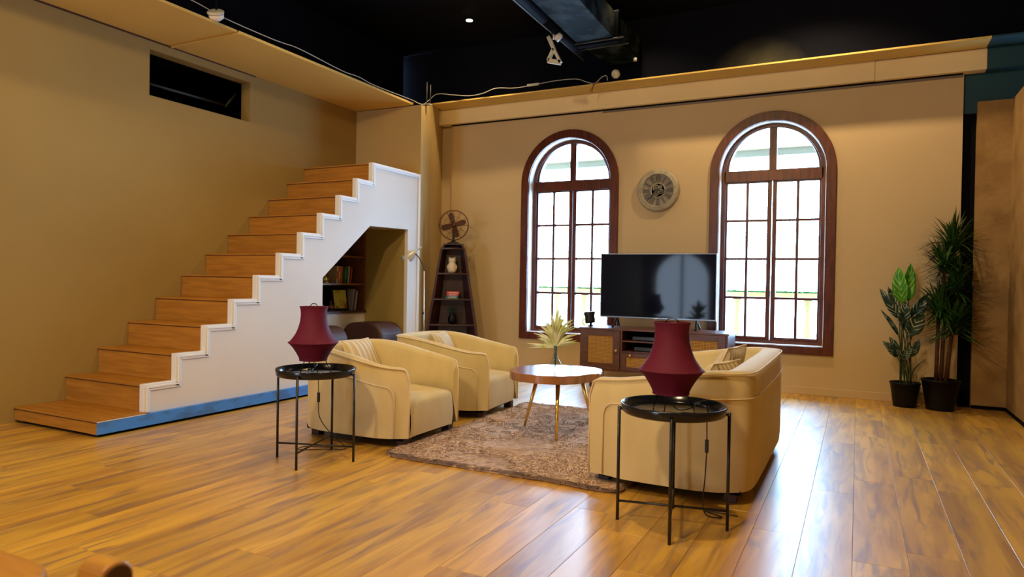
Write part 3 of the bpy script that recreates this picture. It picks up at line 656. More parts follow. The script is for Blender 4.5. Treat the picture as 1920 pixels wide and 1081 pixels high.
# ------------------------------------------------------------------ tub chairs and sofa
def tub(root, hw, dep, ztf, ztb, tf, tbk, seat_z, ch, name='', seats=1):
    """front is +x, centre of footprint at origin; hw half width, dep depth; shell swept round the back"""
    fx = dep/2; bx = -dep/2; zb = .062
    key = [(fx, -hw+ch), (fx-.10, -hw+.035), (fx-.20, -hw+.008), (0, -hw), (bx+.22, -hw+.005), (bx+.08, -hw+.06), (bx+.01, -hw+.17), (bx, -hw*.35), (bx, 0)]
    key = key+[(x, -y) for x, y in key[:-1]][::-1]
    path = cr_spline([(x, y, 0) for x, y in key], 6); n = len(path)
    dist = [0]
    for i in range(1, n): dist.append(dist[-1]+(path[i]-path[i-1]).length)
    tot = dist[-1]; mid = tot/2
    rings = []; top = []; seam = []; front_z = []
    for i, p in enumerate(path):
        d_ = min(dist[i], tot-dist[i])
        a = path[max(0, i-1)]; b = path[min(n-1, i+1)]; tg = (b-a).normalized(); nr = Vector((tg.y, -tg.x, 0))  # outward
        if nr.dot(p-Vector((0, 0, 0))) < 0: nr = -nr
        s_ = min(1, d_/(dep*.9)); s_ = s_*s_*(3-2*s_)
        zt = ztf+(ztb-ztf)*s_
        if d_ < .05: zt -= .05*(1-math.sqrt(max(0, 1-(1-d_/.05)**2)))
        th = tf+(tbk-tf)*min(1, max(0, (d_-.02)/.35))
        bl = .006 if d_ < .0 else 0
        taper = 0
        q = [(p, zb), (p+nr*.004, .12), (p+nr*.006, zt-.12), (p, zt-.02), (p-nr*.010, zt-.002), (p-nr*(th*.5), zt+.004), (p-nr*(th-.012), zt-.004), (p-nr*th, zt-.025), (p-nr*(th+.004), seat_z-.06)]
        rings.append([(v.x, v.y, z) for v, z in q]); o_ = p+nr*.004
        top.append((o_.x, o_.y, zt-.006)); o2 = p+nr*.008
        if d_ > .13: seam.append((o2.x, o2.y, zt-.125))
    K = len(rings[0]); mb = MB(); vs = [v for r_ in rings for v in r_]
    mb.add(vs, [(i*K+j, i*K+j+1, (i+1)*K+j+1, (i+1)*K+j) for i in range(n-1) for j in range(K-1)], True)
    # close bottom and ends
    mb.add(vs, [(i*K, (i+1)*K, (i+1)*K+K-1, i*K+K-1) for i in range(n-1)]+[tuple(range(K)), tuple((n-1)*K+j for j in range(K))[::-1]], False)
    sh = mb.build('shell', FABRIC, root)
    # outer piping
    f0, f1 = top[0], top[-1]
    loop = [(f0[0]+.003, f0[1]-.0, .07), (f0[0]+.003, f0[1], .3)]+[(f0[0]+.003, f0[1], f0[2]-.03)]+top[1:-1]+[(f1[0]+.003, f1[1], f1[2]-.03), (f1[0]+.003, f1[1], .3), (f1[0]+.003, f1[1], .07)]
    MB().tube(loop, .0046, 6).build('piping', PIPING, sh)
    s0, s1 = seam[0], seam[-1]
    sm = [(s0[0]+.052, s0[1]+.010, .07), (s0[0]+.050, s0[1]+.010, s0[2]-.06), (s0[0]+.04, s0[1]+.006, s0[2]-.025), (s0[0]+.018, s0[1]+.002, s0[2]-.006)]+seam+[(s1[0]+.018, s1[1]-.002, s1[2]-.006), (s1[0]+.04, s1[1]-.006, s1[2]-.025), (s1[0]+.050, s1[1]-.010, s1[2]-.06), (s1[0]+.052, s1[1]-.010, .07)]
    MB().tube(sm, .0036, 6).build('seam_piping', PIPING, sh)
    # seat
    ya = hw-ch-tf-.004
    for k in range(seats):
        a = -ya+2*ya*k/seats; b = -ya+2*ya*(k+1)/seats
        def sf(u, v, a=a, b=b):
            x = bx+.09+(fx-.012-bx-.09)*v; y = a+(b-a)*u
            crown = .018*(1-(2*u-1)**4)*(1-(2*v-1)**4)
            return (x, y, seat_z+crown-.004)
        m = MB(); N_ = 16
        sec = []
        for k2 in range(25):
            t = k2/24
            if t < .62: x = bx+.09+(fx-.05-bx-.09)*(t/.62); z = seat_z+.016*math.sin(PI*min(1, t/.62))
            elif t < .80: aa = (t-.62)/.18*PI/2; x = fx-.05+.045*math.sin(aa); z = seat_z-.045+.045*math.cos(aa)
            else: x = fx-.005+.008*math.sin((t-.8)/.2*PI); z = seat_z-.045-(seat_z-.045-.066)*(t-.80)/.20
            sec.append((x, z))
        def g2(u, v):
            x, z = sec[min(24, int(round(v*24)))]
            e = 1-(abs(2*u-1))**10; y = a+.003+(b-a-.006)*u
            return (x-(1-e)*.012, y, z-(1-e)*.010)
        m.grid(g2, N_, 24)
        # sides
        m.add([(bx+.09, a+.003, .066), (bx+.09, b-.003, .066), (fx-.02, b-.003, .066), (fx-.02, a+.003, .066)], [(0, 1, 2, 3)])
        m.build('seat', FABRIC, root)
    MB().box(bx+.05, fx-.04, -hw+.08, hw-.08, .045, .07).build('base_frame', VOID, root)
    for x in (bx+.10, fx-.06):
        for y in (-hw+.13, hw-.13): MB().box(x-.03, x+.03, y-.03, y+.03, 0, .062).build('foot', BWOOD, root, bevel=.003)
c1 = thing('tub_armchair', 'cream tub armchair nearer the camera, with the striped cushion', 'armchair', (-2.895, 3.777, 0), rz=0, group='cream tub armchairs')
tub(c1, .385, .86, .497, .600, .030, .10, .300, .10)
c2 = copy_tree(c1); c2.location = (-2.94, 4.815, 0); c2.rotation_euler = (0, 0, math.radians(4)); c2['label'] = 'cream tub armchair farther away, beside the left window and corner shelf'
so_ = thing('sofa', 'cream two-seat tub sofa seen from its end behind the right red lamp', 'sofa', (-.83, 4.13, 0), rz=PI)
tub(so_, .815, .80, .555, .632, .07, .13, .32, .05, seats=2)
def stripe_mat(name, a, b, freq):
    m = mat(name, a, rough=.85); nt = m.node_tree; n = nt.nodes; L = nt.links.new; bs = n['Principled BSDF']
    tc = n.new('ShaderNodeTexCoord'); sp_ = n.new('ShaderNodeSeparateXYZ'); L(tc.outputs['Object'], sp_.inputs[0])
    mu = n.new('ShaderNodeMath'); mu.operation = 'MULTIPLY'; mu.inputs[1].default_value = freq; L(sp_.outputs[1], mu.inputs[0])
    si = n.new('ShaderNodeMath'); si.operation = 'SINE'; L(mu.outputs[0], si.inputs[0])
    cr = n.new('ShaderNodeValToRGB'); cr.color_ramp.elements[0].position = .35; cr.color_ramp.elements[1].position = .8
    cr.color_ramp.elements[0].color = a; cr.color_ramp.elements[1].color = b; L(si.outputs[0], cr.inputs[0]); L(cr.outputs[0], bs.inputs['Base Color'])
    bp = n.new('ShaderNodeBump'); bp.inputs['Distance'].default_value = .004; L(si.outputs[0], bp.inputs['Height']); L(bp.outputs[0], bs.inputs['Normal']); return m
STRIPE = stripe_mat('striped_cushion', (.60, .47, .27, 1), (.74, .66, .50, 1), 2*PI/.052)
PLEAT = stripe_mat('pleated_cushion', (.62, .50, .32, 1), (.72, .62, .44, 1), 2*PI/.03)
def cushion(loc, rot, w_, h_, t_, m, label):
    t = thing('cushion', label, 'cushion', loc, rot=rot)
    mb = MB(); N_ = 18
    def side(sg):
        def f_(u, v):
            a, b = 2*u-1, 2*v-1
            k = (max(0, 1-abs(a)**2.6)*max(0, 1-abs(b)**2.6))**.5
            pin = 1-.07*(1-abs(a))*abs(b)**2-0; pin2 = 1-.07*(1-abs(b))*abs(a)**2
            return (sg*t_/2*k, a*w_/2*pin2, b*h_/2*pin)
        return f_
    mb.grid(side(1), N_, N_).grid(side(-1), N_, N_)
    c = mb.build('cover', m, t)
    pp = []
    for k in range(40):
        a = k/40*4; i = int(a); q = a-i
        u, v = ((q*2-1, -1), (1, q*2-1), (1-q*2, 1), (-1, 1-q*2))[i]
        pin = 1-.07*(1-abs(u))*abs(v)**2; pin2 = 1-.07*(1-abs(v))*abs(u)**2
        pp.append((0, u*w_/2*pin2, v*h_/2*pin))
    MB().tube(pp, .004, 6, closed=True).build('edge_seam', PIPING, c)
cushion((-3.12, 3.86, .462), (0, -.46, .12), .35, .34, .12, STRIPE, 'striped beige cushion in the nearer armchair')
cushion((-3.10, 4.93, .455), (0, -.50, .25), .34, .34, .12, PLEAT, 'plain cream cushion in the farther armchair')
cushion((-.72, 4.30, .50), (0, .42, -.12), .40, .40, .13, PLEAT, 'cream pleated cushion farther along the sofa, standing taller')
cushion((-.73, 3.98, .465), (0, .52, -.25), .36, .36, .13, STRIPE, 'cream striped sofa cushion nearest the right red lamp')

# ------------------------------------------------------------------ tray tables and red lamps
def tray_table(label, loc, rz):
    t = thing('side_table', label, 'side table', loc, rz=rz, group='black metal tray tables')
    MB().lathe([(0, .497), (.205, .497), (.215, .503), (.219, .53), (.224, .531), (.226, .527), (.221, .498), (.212, .489), (0, .489)], 48).build('tray', TRAYM, t)
    for k in range(4):
        a = PI/2*k; x, y = .233*math.cos(a), .233*math.sin(a)
        lg = MB().tube([(x, y, 0), (x, y, .506)], .0072, 10).build('leg', METBLK, t)
        MB().tube([(x, y, .495), (x*.95, y*.95, .495)], .006, 8).build('clip', METBLK, lg)
    MB().tube([(-.233, 0, .085), (.233, 0, .085)], .0055, 8).build('cross_bar', METBLK, t)
    MB().tube([(0, -.233, .092), (0, .233, .092)], .0055, 8).build('cross_bar', METBLK, t)
    return t
tray_table('black round tray table in front of the sofa end, right one', (-.705, 2.97, 0), math.radians(12))
tray_table('black round tray table beside the nearer armchair, left one', (-2.782, 3.015, 0), math.radians(18))
def lamp(label, loc, cord, rz):
    t = thing('table_lamp', label, 'table lamp', loc, rz=rz, group='burgundy fabric table lamps')
    # z relative to tray floor (.497)
    key = [(.079, .385), (.074, .365), (.073, .33), (.080, .285), (.098, .235), (.125, .195), (.141, .180)]
    up_ = [(p.x, p.y) for p in cr_spline([(a, b, 0) for a, b in key], 4)]
    low = [(p.x, p.y) for p in cr_spline([(.141, .180, 0), (.118, .155, 0), (.098, .125, 0), (.082, .095, 0), (.077, .078, 0)], 4)]
    for nm, pr in (('upper_shade', up_), ('lower_shade', low)):
        mb = MB(); n_ = 48
        inner = [(r-.0015, z) for r, z in pr][::-1]
        pr2 = pr+inner+[pr[0]]
        vs = []; 
        mb.lathe(pr2, n_); mb.f = [f for f in mb.f if len(f) == 4]; mb.sm = mb.sm[:len(mb.f)]
        s_ = mb.build(nm, SHADE, t)
    for r, z in ((.079, .385), (.141, .180), (.077, .078)):
        MB().tube([(r*math.cos(2*PI*k/40), r*math.sin(2*PI*k/40), z) for k in range(40)], .0028 if z != .18 else .002, 6, closed=True).build('hoop', SHADE, t)
    for k in range(3):
        a = 2*PI*k/3+.5; q = [(.105*math.cos(a), .105*math.sin(a), .003), (.030*math.cos(a), .030*math.sin(a), .16), (.02*math.cos(a), .02*math.sin(a), .36)]
        MB().tube(q, .0028, 6).build('leg', METBLK, t)
    MB().lathe([(.018, .10), (.02, .16), (.012, .17)], 14).build('socket', METBLK, t)
    MB().lathe([(.010, .17), (.028, .20), (.030, .225), (.018, .25), (0, .256)], 14).build('bulb', mat('opal_bulb', (.8, .78, .7, 1), rough=.3), t)
    MB().tube([(-.030, 0, .385), (-.022, 0, .395), (-.012, 0, .403), (.012, 0, .403), (.022, 0, .395), (.030, 0, .385)], .0025, 6).build('handle_wire', METBLK, t)
    MB().tube([(-.077, 0, .384), (.077, 0, .384)], .002, 6).build('top_wire', METBLK, t)
    c = MB().tube(cr_spline(cord, 6), .0028, 6).build('cord', METBLK, t)
    p = Vector(cord[SWI]); MB().box(p.x-.008, p.x+.008, p.y-.006, p.y+.006, p.z-.03, p.z+.03).build('switch', METBLK, c, bevel=.003)
ZR = .4975; SWI = 7
RXc, RYc = math.cos(yaw), math.sin(yaw)   # room vector to the right across the seating
def cordpts(sx, dn, loop):
    L_ = [(0, 0, .10), (.01, .0, .03), (.06*sx, .02, .006), (.12*sx, .06, .012), (.16*sx, .115, .030), (.20*sx, .145, .028), (.203*sx, .155, -.06), (.205*sx, .16, -.17), (.195*sx, .17, -.30)]
    return L_+loop
lamp('burgundy waisted fabric lamp on the right tray table', (-.715, 2.96, ZR), cordpts(.62, 0, [(.11, .185, -.44), (.13, .19, -.49), (.19, .21, -.492), (.10, .27, -.493), (.25, .26, -.493)]), 0)
lamp('burgundy waisted fabric lamp on the left tray table', (-2.795, 3.005, ZR), cordpts(-.50, 0, [(-.02, .22, -.42), (.03, .26, -.485), (-.10, .20, -.492), (-.22, .12, -.493), (-.24, .20, -.493), (-.1, .26, -.493)]), 0)

# ------------------------------------------------------------------ coffee table and vase
ct = thing('coffee_table', 'walnut slab coffee table on three thin gold legs in the middle of the rug', 'coffee table', (-1.83, 4.36, 0))
rimr = [(0, .335), (25, .345), (48, .375), (68, .375), (95, .355), (130, .375), (165, .37), (200, .385), (235, .39), (262, .37), (290, .355), (312, .335), (332, .30), (345, .30), (360, .335)]
def rr(a):
    a %= 360
    for (a0, r0), (a1, r1) in zip(rimr[:-1], rimr[1:]):
        if a <= a1: t = (a-a0)/(a1-a0); t = t*t*(3-2*t); return r0+(r1-r0)*t
pts = [(.88*rr(k*5)*math.cos(math.radians(k*5)), rr(k*5)*.88*math.sin(math.radians(k*5))) for k in range(72)]
SLAB = mat('walnut_slab', (.33, .135, .05, 1), (.22, .08, .03, 1), rough=.14, spec=.9, scale=3, stretch=(1, 6, 1), detail=7, bump=.03, dist=1, rough2=.24)
MB().prism(pts, 2, .385, .440).build('table_top', SLAB, ct, bevel=.006, seg=3)
for (fx_, fy_) in ((-.262, .012), (.115, -.295), (.175, .235)):
    MB().tube([(fx_, fy_, .022), (fx_*.62, fy_*.62, .386)], [.008, .0155], 12).build('leg', GOLD, ct)
va = thing('glass_vase', 'small clear glass bud vase with pale feathery grass on the coffee table', 'vase', (-1.865, 4.375, .441))
vprof = [(.0, 0), (.030, 0), (.042, .010), (.048, .028), (.042, .05), (.026, .075), (.016, .10), (.013, .125), (.013, .15), (.018, .165)]
vg = [(p.x, p.y) for p in cr_spline([(a, b, 0) for a, b in vprof[1:]], 3)]
VG = clear('vase_glass', (.80, .88, .95, 1), 1.0)
mb = MB().lathe([(0, 0)]+vg, 24); mb.build('glass', VG, va)
GR = mat('pale_feather_grass', (.50, .58, .16, 1), (.78, .80, .60, 1), rough=.8, scale=14)
STB = mat('stem_bundle', (.02, .09, .08, 1), rough=.5)
MB().lathe([(.003, .02), (.007, .06), (.009, .12), (.010, .165)], 10).build('stems', STB, va)
random.seed(12)
plum = [(-.20, .05, .175), (-.155, .02, .25), (-.12, .03, .21), (-.11, .0, .30), (-.08, .02, .35), (-.06, .02, .33), (-.03, 0, .38), (.0, .02, .37), (.02, 0, .42), (.045, .02, .40), (.06, -.02, .37), (.10, .0, .31), (.14, .03, .31), (.16, .0, .25), (.12, -.02, .22), (.15, .05, .20), (-.08, -.05, .27), (.07, -.06, .33), (0, -.07, .31), (.02, .08, .33), (-.05, .08, .31), (-.03, -.05, .34), (.03, -.04, .36), (-.10, .03, .33), (.10, -.03, .35)]
def narrow(mb, pts_, wmax, face):
    vs = []; n = len(pts_)
    for i, p in enumerate(pts_):
        d = (pts_[min(i+1, n-1)]-pts_[max(0, i-1)]).normalized(); sd_ = d.cross(face); sd_ = sd_.normalized() if sd_.length > 1e-4 else Vector((1, 0, 0))
        ww = max(.0006, wmax*math.sin(PI*min(1, .12+.88*i/(n-1)))**.8); vs += [p-sd_*ww, p+sd_*ww]
    mb.add(vs, [(2*i, 2*i+1, 2*i+3, 2*i+2) for i in range(n-1)], True)
for (a, b, h) in plum:
    X_ = Vector((RXc*a-RYc*b, RYc*a+RXc*b, h)); mb = MB(); A_ = Vector((0, 0, .15))
    M_ = Vector((X_.x*.38, X_.y*.38, .15+(h-.15)*.66))
    core = cr_spline([A_, M_, X_], 7); F_ = Vector((math.sin(yaw), -math.cos(yaw), .15))
    narrow(mb, core, .0075, F_)
    for k in range(5):   # split feathery side blades
        o_ = Vector((random.uniform(-.028, .028), random.uniform(-.028, .028), random.uniform(-.045, .02)))
        narrow(mb, [p+o_*(i/len(core))**1.1 for i, p in enumerate(core)][:len(core)-random.randint(0, 3)], random.uniform(.003, .006), F_+Vector((random.uniform(-.6, .6), 0, 0)))
    mb.build('plume', GR, va, fix=False)

# ------------------------------------------------------------------ media cabinet and television
cabn = thing('media_cabinet', 'dark wooden media cabinet with woven cane doors below the television', 'cabinet', (-1.77, 6.47, 0))
W2, D_, zb_, zt_ = .72, .43, .175, .60
MB().box(-W2-.01, W2+.01, -.012, D_, zt_-.018, zt_).build('top', CWOOD, cabn, bevel=.003)
MB().box(-W2, W2, 0, D_, zb_, zb_+.018).build('bottom', CWOOD, cabn)
MB().box(-W2, W2, D_-.012, D_, zb_+.018, zt_-.018).build('back_panel', VOID, cabn)
for x in (-W2, -.30, .282, W2-.018): MB().box(x, x+.018, .002, D_-.012, zb_+.018, zt_-.018).build('side_panel', CWOOD, cabn)
MB().box(-.282, .282, .01, D_-.012, .473, .485).build('shelf', CWOOD, cabn)
MB().box(-.282, .282, .01, D_-.012, .366, .382).build('shelf', CWOOD, cabn)
def cane_front(nm, x0, x1, z0, z1, b, knobs):
    f_ = MB().box(x0, x0+b, -.014, .004, z0, z1).box(x1-b, x1, -.014, .004, z0, z1).box(x0+b, x1-b, -.014, .004, z0, z0+b*.8).box(x0+b, x1-b, -.014, .004, z1-b*.8, z1)
    o = f_.build(nm, CWOOD, cabn, bevel=.002)
    MB().box(x0+b, x1-b, -.004, .0, z0+b*.8, z1-b*.8).build('cane_panel', CANE, o)
    for kx, kz in knobs: MB().lathe([(.005, 0), (.006, .012), (.014, .018), (.014, .026), (.006, .031), (0, .032)], 14, M=Matrix.Translation((kx, -.014, kz)) @ Matrix.Rotation(PI/2, 4, 'X')).build('knob', mat('brass_knob', (.6, .48, .3, 1), rough=.3, metal=.9), o)
cane_front('door', -W2+.018, -.302, zb_+.02, zt_-.02, .07, [(-.332, .385)])
cane_front('door', .302, W2-.018, zb_+.02, zt_-.02, .07, [(.332, .385)])
cane_front('drawer', -.280, .280, zb_+.02, .364, .045, [(-.19, .345), (.19, .345)])
for x in (-W2+.08, -.02, W2-.12):
    for y_ in (.05, D_-.08): MB().prism([(x, zb_), (x+.045, zb_), (x+.04, 0), (x+.008, 0)], 1, y_, y_+.035).build('leg', CWOOD, cabn)
for k, (x, z, lab) in enumerate(((-.06, .486, 'flat black media box on the upper open cabinet shelf'), (-.04, .383, 'flat black media box on the lower open cabinet shelf'))):
    t = thing('media_box', lab, 'media box', (-1.77+x, 6.62, z))
    MB().box(-.14, .14, -.08, .12, .004, .04).build('body', METBLK, t, bevel=.003)
    MB().box(-.05, -.01, -.082, -.08, .016, .026).build('display', mat('dim_display', (.02, .03, .06, 1), rough=.2), t)
    for a in (-.12, .12):
        for b in (-.06, .1): MB().box(a-.008, a+.008, b-.008, b+.008, 0, .005).build('foot', METBLK, t)
tv = thing('television', 'large black flat-screen television standing on the media cabinet', 'television', (-1.797, 6.75, 0), rz=0)
TVF = mat('tv_silver_edge', (.20, .22, .25, 1), rough=.3, metal=.8)
MB().box(-.587, .587, 0, .035, .694, 1.349).build('body', TVF, tv, bevel=.003)
SCR = mat('tv_screen', (.004, .006, .018, 1), rough=.05, spec=.12)
MB().box(-.578, .578, -.002, .002, .708, 1.341).build('screen', SCR, tv)
MB().box(-.25, .25, .035, .07, .80, 1.15).build('back_cover', METBLK, tv, bevel=.01)
for s_ in (-1, 1):
    MB().tube([(s_*.40, .018, .70), (s_*.40, .018, .694), (s_*.415-.0, -.10, .606)], .010, 8).tube([(s_*.40, .018, .694), (s_*.415, .12, .606)], .010, 8).tube([(s_*.40, .018, .694), (s_*.40, .018, .606)], .006, 8).build('stand_foot', METBLK, tv)
MB().box(-.02, .02, -.004, 0, .697, .703).build('badge', CHROME, tv)
gd = thing('desk_gadget', 'small dark barrel-shaped gadget on the left end of the media cabinet', 'gadget', (-2.45, 6.66, .601))
MB().lathe([(.045, .03), (.050, .035), (.052, .055), (.050, .10), (.058, .13), (.058, .145), (.040, .15)], 20, M=Matrix.Rotation(-.12, 4, 'Y')).build('barrel', METBLK, gd)
MB().lathe([(.03, 0), (.03, .006), (.012, .012), (.012, .035)], 16).build('stand', METBLK, gd)
MB().tube(cr_spline([(-.04, 0, .08), (-.09, 0, .05), (-.075, .01, .01), (-.03, .02, .004)], 5), .0025, 6).build('cord', METBLK, gd)

# ------------------------------------------------------------------ clock
ck = thing('wall_clock', 'round weathered grey clock with Roman numerals between the windows', 'clock', (-1.913, YW-.001, 2.038), rot=(PI/2, 0, 0))
STC = mat('weathered_grey', (.42, .38, .28, 1), (.30, .27, .20, 1), rough=.65, scale=14, detail=6)
STD = mat('weathered_dark', (.12, .11, .09, 1), rough=.7)
DIAL = mat('dial_grey', (.30, .28, .235, 1), (.23, .21, .175, 1), rough=.7, scale=12)
MB().lathe([(.225, 0), (.228, .02), (.218, .036), (.200, .044), (.186, .040), (.180, .046), (.172, .046), (.168, .030), (.168, 0)], 56).build('rim', STC, ck)
MB().lathe([(.17, .0), (.17, .016)], 48).build('dial', DIAL, ck)
MB().lathe([(.078, .016), (.078, .026), (.070, .026), (.070, .016)], 36).build('inner_ring', STC, ck)
nums = ['XII', 'I', 'II', 'III', 'IV', 'V', 'VI', 'VII', 'VIII', 'IX', 'X', 'XI']
for k, nm in enumerate(nums):
    mb = MB(); wsum = {'I': .014, 'V': .026, 'X': .026}; tw = sum(wsum[c] for c in nm); x = -tw/2
    for c_ in nm:
        wv = wsum[c_]; xm = x+wv/2; z0_, z1_ = .088, .160
        def bar(xa, xb):
            mb.add([(xa-.0035, z0_, .016), (xa+.0035, z0_, .016), (xb+.0035, z1_, .016), (xb-.0035, z1_, .016), (xa-.0035, z0_, .022), (xa+.0035, z0_, .022), (xb+.0035, z1_, .022), (xb-.0035, z1_, .022)],
                   [(0, 3, 2, 1), (4, 5, 6, 7), (0, 1, 5, 4), (1, 2, 6, 5), (2, 3, 7, 6), (3, 0, 4, 7)])
        if c_ == 'I': bar(xm, xm)
        elif c_ == 'V': bar(xm, xm-.010); bar(xm, xm+.010)
        else: bar(xm-.010, xm+.010); bar(xm+.010, xm-.010)
        x += wv
    mb.build('numeral', STD, ck, rot=(0, 0, -2*PI*k/12))
def gear(cx, cy, r, nt_):
    mb = MB().lathe([(r, .016), (r, .024), (r*.72, .024), (r*.72, .016)], 24, (cx, cy, 0)); mb.lathe([(r*.25, .016), (r*.25, .026)], 10, (cx, cy, 0))
    for k in range(nt_):
        a = 2*PI*k/nt_; Mx = Matrix.Translation((cx, cy, 0)) @ Matrix.Rotation(a, 4, 'Z'); mb.box(r*.95, r*1.14, -r*.09, r*.09, .016, .023, Mx)
    for k in range(4):
        a = PI/2*k+.3; Mx = Matrix.Translation((cx, cy, 0)) @ Matrix.Rotation(a, 4, 'Z'); mb.box(r*.2, r*.75, -r*.06, r*.06, .016, .022, Mx)
    mb.build('gear', STC, ck)
gear(-.022, .028, .030, 14); gear(.030, -.012, .026, 12); gear(-.018, -.032, .024, 12); gear(.028, .038, .016, 10)
def hand(ang, L_, tail, nm):
    Mx = Matrix.Rotation(-ang, 4, 'Z'); mb = MB()
    mb.add([Mx @ Vector(p) for p in ((-.0065, 0, .034), (.0065, 0, .034), (.002, L_, .034), (-.002, L_, .034), (-.0065, 0, .037), (.0065, 0, .037), (.002, L_, .037), (-.002, L_, .037))], [(0, 3, 2, 1), (4, 5, 6, 7), (0, 1, 5, 4), (1, 2, 6, 5), (2, 3, 7, 6), (3, 0, 4, 7)])
    mb.box(-.004, .004, -tail, 0, .034, .037, Mx); c = Mx @ Vector((0, L_*.5, 0)); mb.lathe([(.009, .030), (.009, .0335)], 10, (c.x, c.y, 0)); c = Mx @ Vector((0, -tail, 0)); mb.lathe([(.010, .030), (.010, .0335)], 10, (c.x, c.y, 0))
    mb.build(nm, METBLK, ck)
hand(math.radians(228), .150, .02, 'minute_hand'); hand(math.radians(94), .115, .045, 'hour_hand')
MB().lathe([(.008, .016), (.008, .036), (0, .038)], 12).build('hub', METBLK, ck)

# ------------------------------------------------------------------ boat-shaped corner shelf
AZ = math.radians(30)
bs_ = thing('boat_shelf', 'dark wooden boat-shaped shelf standing in the corner by the stairs', 'shelf', (-4.09, 6.60, 0), rz=AZ)
bp_ = [(0, .345), (.25, .318), (.54, .280), (.83, .234), (1.12, .190), (1.30, .162), (1.38, .148), (1.43, .125), (1.455, .095)]
sp_ = cr_spline([(h, z, 0) for z, h in bp_], 4); hw_of = lambda z: np.interp(z, [p.y for p in sp_], [p.x for p in sp_])
for sg in (-1, 1):
    mb = MB(); vs = []
    for p in sp_:
        h, z = p.x, p.y; ib = h*.62
        vs += [(sg*h, 0, z), (sg*(h-.028), 0, z), (sg*(ib-.02), .20, z), (sg*ib, .20, z)]
    n = len(sp_); mb.add(vs, [(i*4+j, i*4+(j+1) % 4, (i+1)*4+(j+1) % 4, (i+1)*4+j) for i in range(n-1) for j in range(4)]+[(0, 1, 2, 3), ((n-1)*4+3, (n-1)*4+2, (n-1)*4+1, (n-1)*4)])
    mb.build('side', BWOOD, bs_, bevel=.004)
mb = MB(); vs = []
for p in sp_: h, z = p.x*.62, p.y; vs += [(-h, .19, z), (h, .19, z), (h, .205, z), (-h, .205, z)]
mb.add(vs, [(i*4+j, i*4+(j+1) % 4, (i+1)*4+(j+1) % 4, (i+1)*4+j) for i in range(n-1) for j in range(4)]); mb.build('back', BWOOD, bs_)
MB().prism([(-.12, .0), (.12, .0), (.08, .2), (-.08, .2)], 2, 1.445, 1.460).build('top', BWOOD, bs_, bevel=.004)
for z in (.10, .54, .83, 1.12, 1.405):
    h = float(hw_of(z))-.012; ib = h*.62
    fr_ = [(-h+2*h*k/8, -.022*math.sin(PI*k/8)) for k in range(9)]
    MB().prism(fr_+[(ib, .19), (-ib, .19)], 2, z-.009, z+.009).build('shelf', BWOOD, bs_, bevel=.002)
def rloc(x, y, z):  # shelf-local to room
    return (-4.09+x*math.cos(AZ)-y*math.sin(AZ), 6.60+x*math.sin(AZ)+y*math.cos(AZ), z)
ow = thing('owl_figurine', 'cream ceramic owl figurine on the top shelf of the boat shelf', 'figurine', rloc(-.01, .06, 1.13), rz=AZ)
OWM = mat('cream_ceramic', (.72, .60, .42, 1), rough=.4)
MB().lathe([(.035, 0), (.048, .02), (.053, .06), (.047, .095), (.036, .115), (.040, .13), (.042, .145), (.035, .165), (.02, .172), (0, .173)], 24).build('body', OWM, ow)
for s_ in (-1, 1):
    MB().lathe([(.012, 0), (.004, .022), (0, .024)], 8, M=Matrix.Translation((s_*.028, 0, .160)) @ Matrix.Rotation(s_*.3, 4, 'Y')).build('ear', OWM, ow)
    MB().lathe([(.013, 0), (.013, .003), (.006, .004), (0, .004)], 12, M=Matrix.Translation((s_*.016, -.037, .143)) @ Matrix.Rotation(PI/2, 4, 'X')).build('eye', CREAM, ow)
    MB().lathe([(0, 0), (.016, .02), (.02, .05), (.008, .075), (0, .08)], 10, M=Matrix.Translation((s_*.040, -.008, .022))).build('wing', OWM, ow)
MB().lathe([(.005, 0), (0, .012)], 8, M=Matrix.Translation((0, -.040, .134)) @ Matrix.Rotation(PI/2+.5, 4, 'X')).build('beak', OWM, ow)
cs = [((.02, .22, .12, 1), .20, 'green paperback, lowest of the stack on the boat shelf'), ((.05, .13, .33, 1), .185, 'blue paperback above the green one on the boat shelf'), ((.65, .05, .04, 1), .19, 'red paperback, second from the top on the boat shelf'), ((.72, .07, .05, 1), .20, 'bright red paperback topmost on the boat shelf')]
z = .8395
for k, (c, L_, lab) in enumerate(cs):
    th = (.018, .016, .018, .026)[k]; p = rloc(-.005+.004*k, .03, z)
    t = thing('book', lab, 'book', p, rz=AZ, group='paperbacks stacked on the boat shelf')
    cm = mat('paperback_cover', c, rough=.45)
    MB().box(-L_/2*.7, L_/2*.7, 0, .11, 0, .0022).box(-L_/2*.7, L_/2*.7, 0, .11, th-.0022, th).box(-L_/2*.7, L_/2*.7, -.0022, .0, 0, th).build('cover', cm, t)
    MB().box(-L_/2*.7+.003, L_/2*.7-.003, 0.001, .107, .0022, th-.0022).build('pages', PAPER, t)
    MB().box(-L_/2*.45, L_/2*.5, -.0028, -.0022, th*.3, th*.7).build('spine_label', mat('spine_label', (.55, .5, .48, 1), rough=.5), t)
    z += th+.0004
pv = thing('potted_foliage', 'dark vase with drooping green leaves on the lower boat shelf', 'plant', rloc(0, .07, .55), rz=AZ)
MB().lathe([(.03, 0), (.05, .03), (.045, .08), (.025, .12), (.03, .13)], 18).build('vase', POTM, pv)
DG = mat('dark_teal_leaf', (.015, .075, .055, 1), rough=.4)
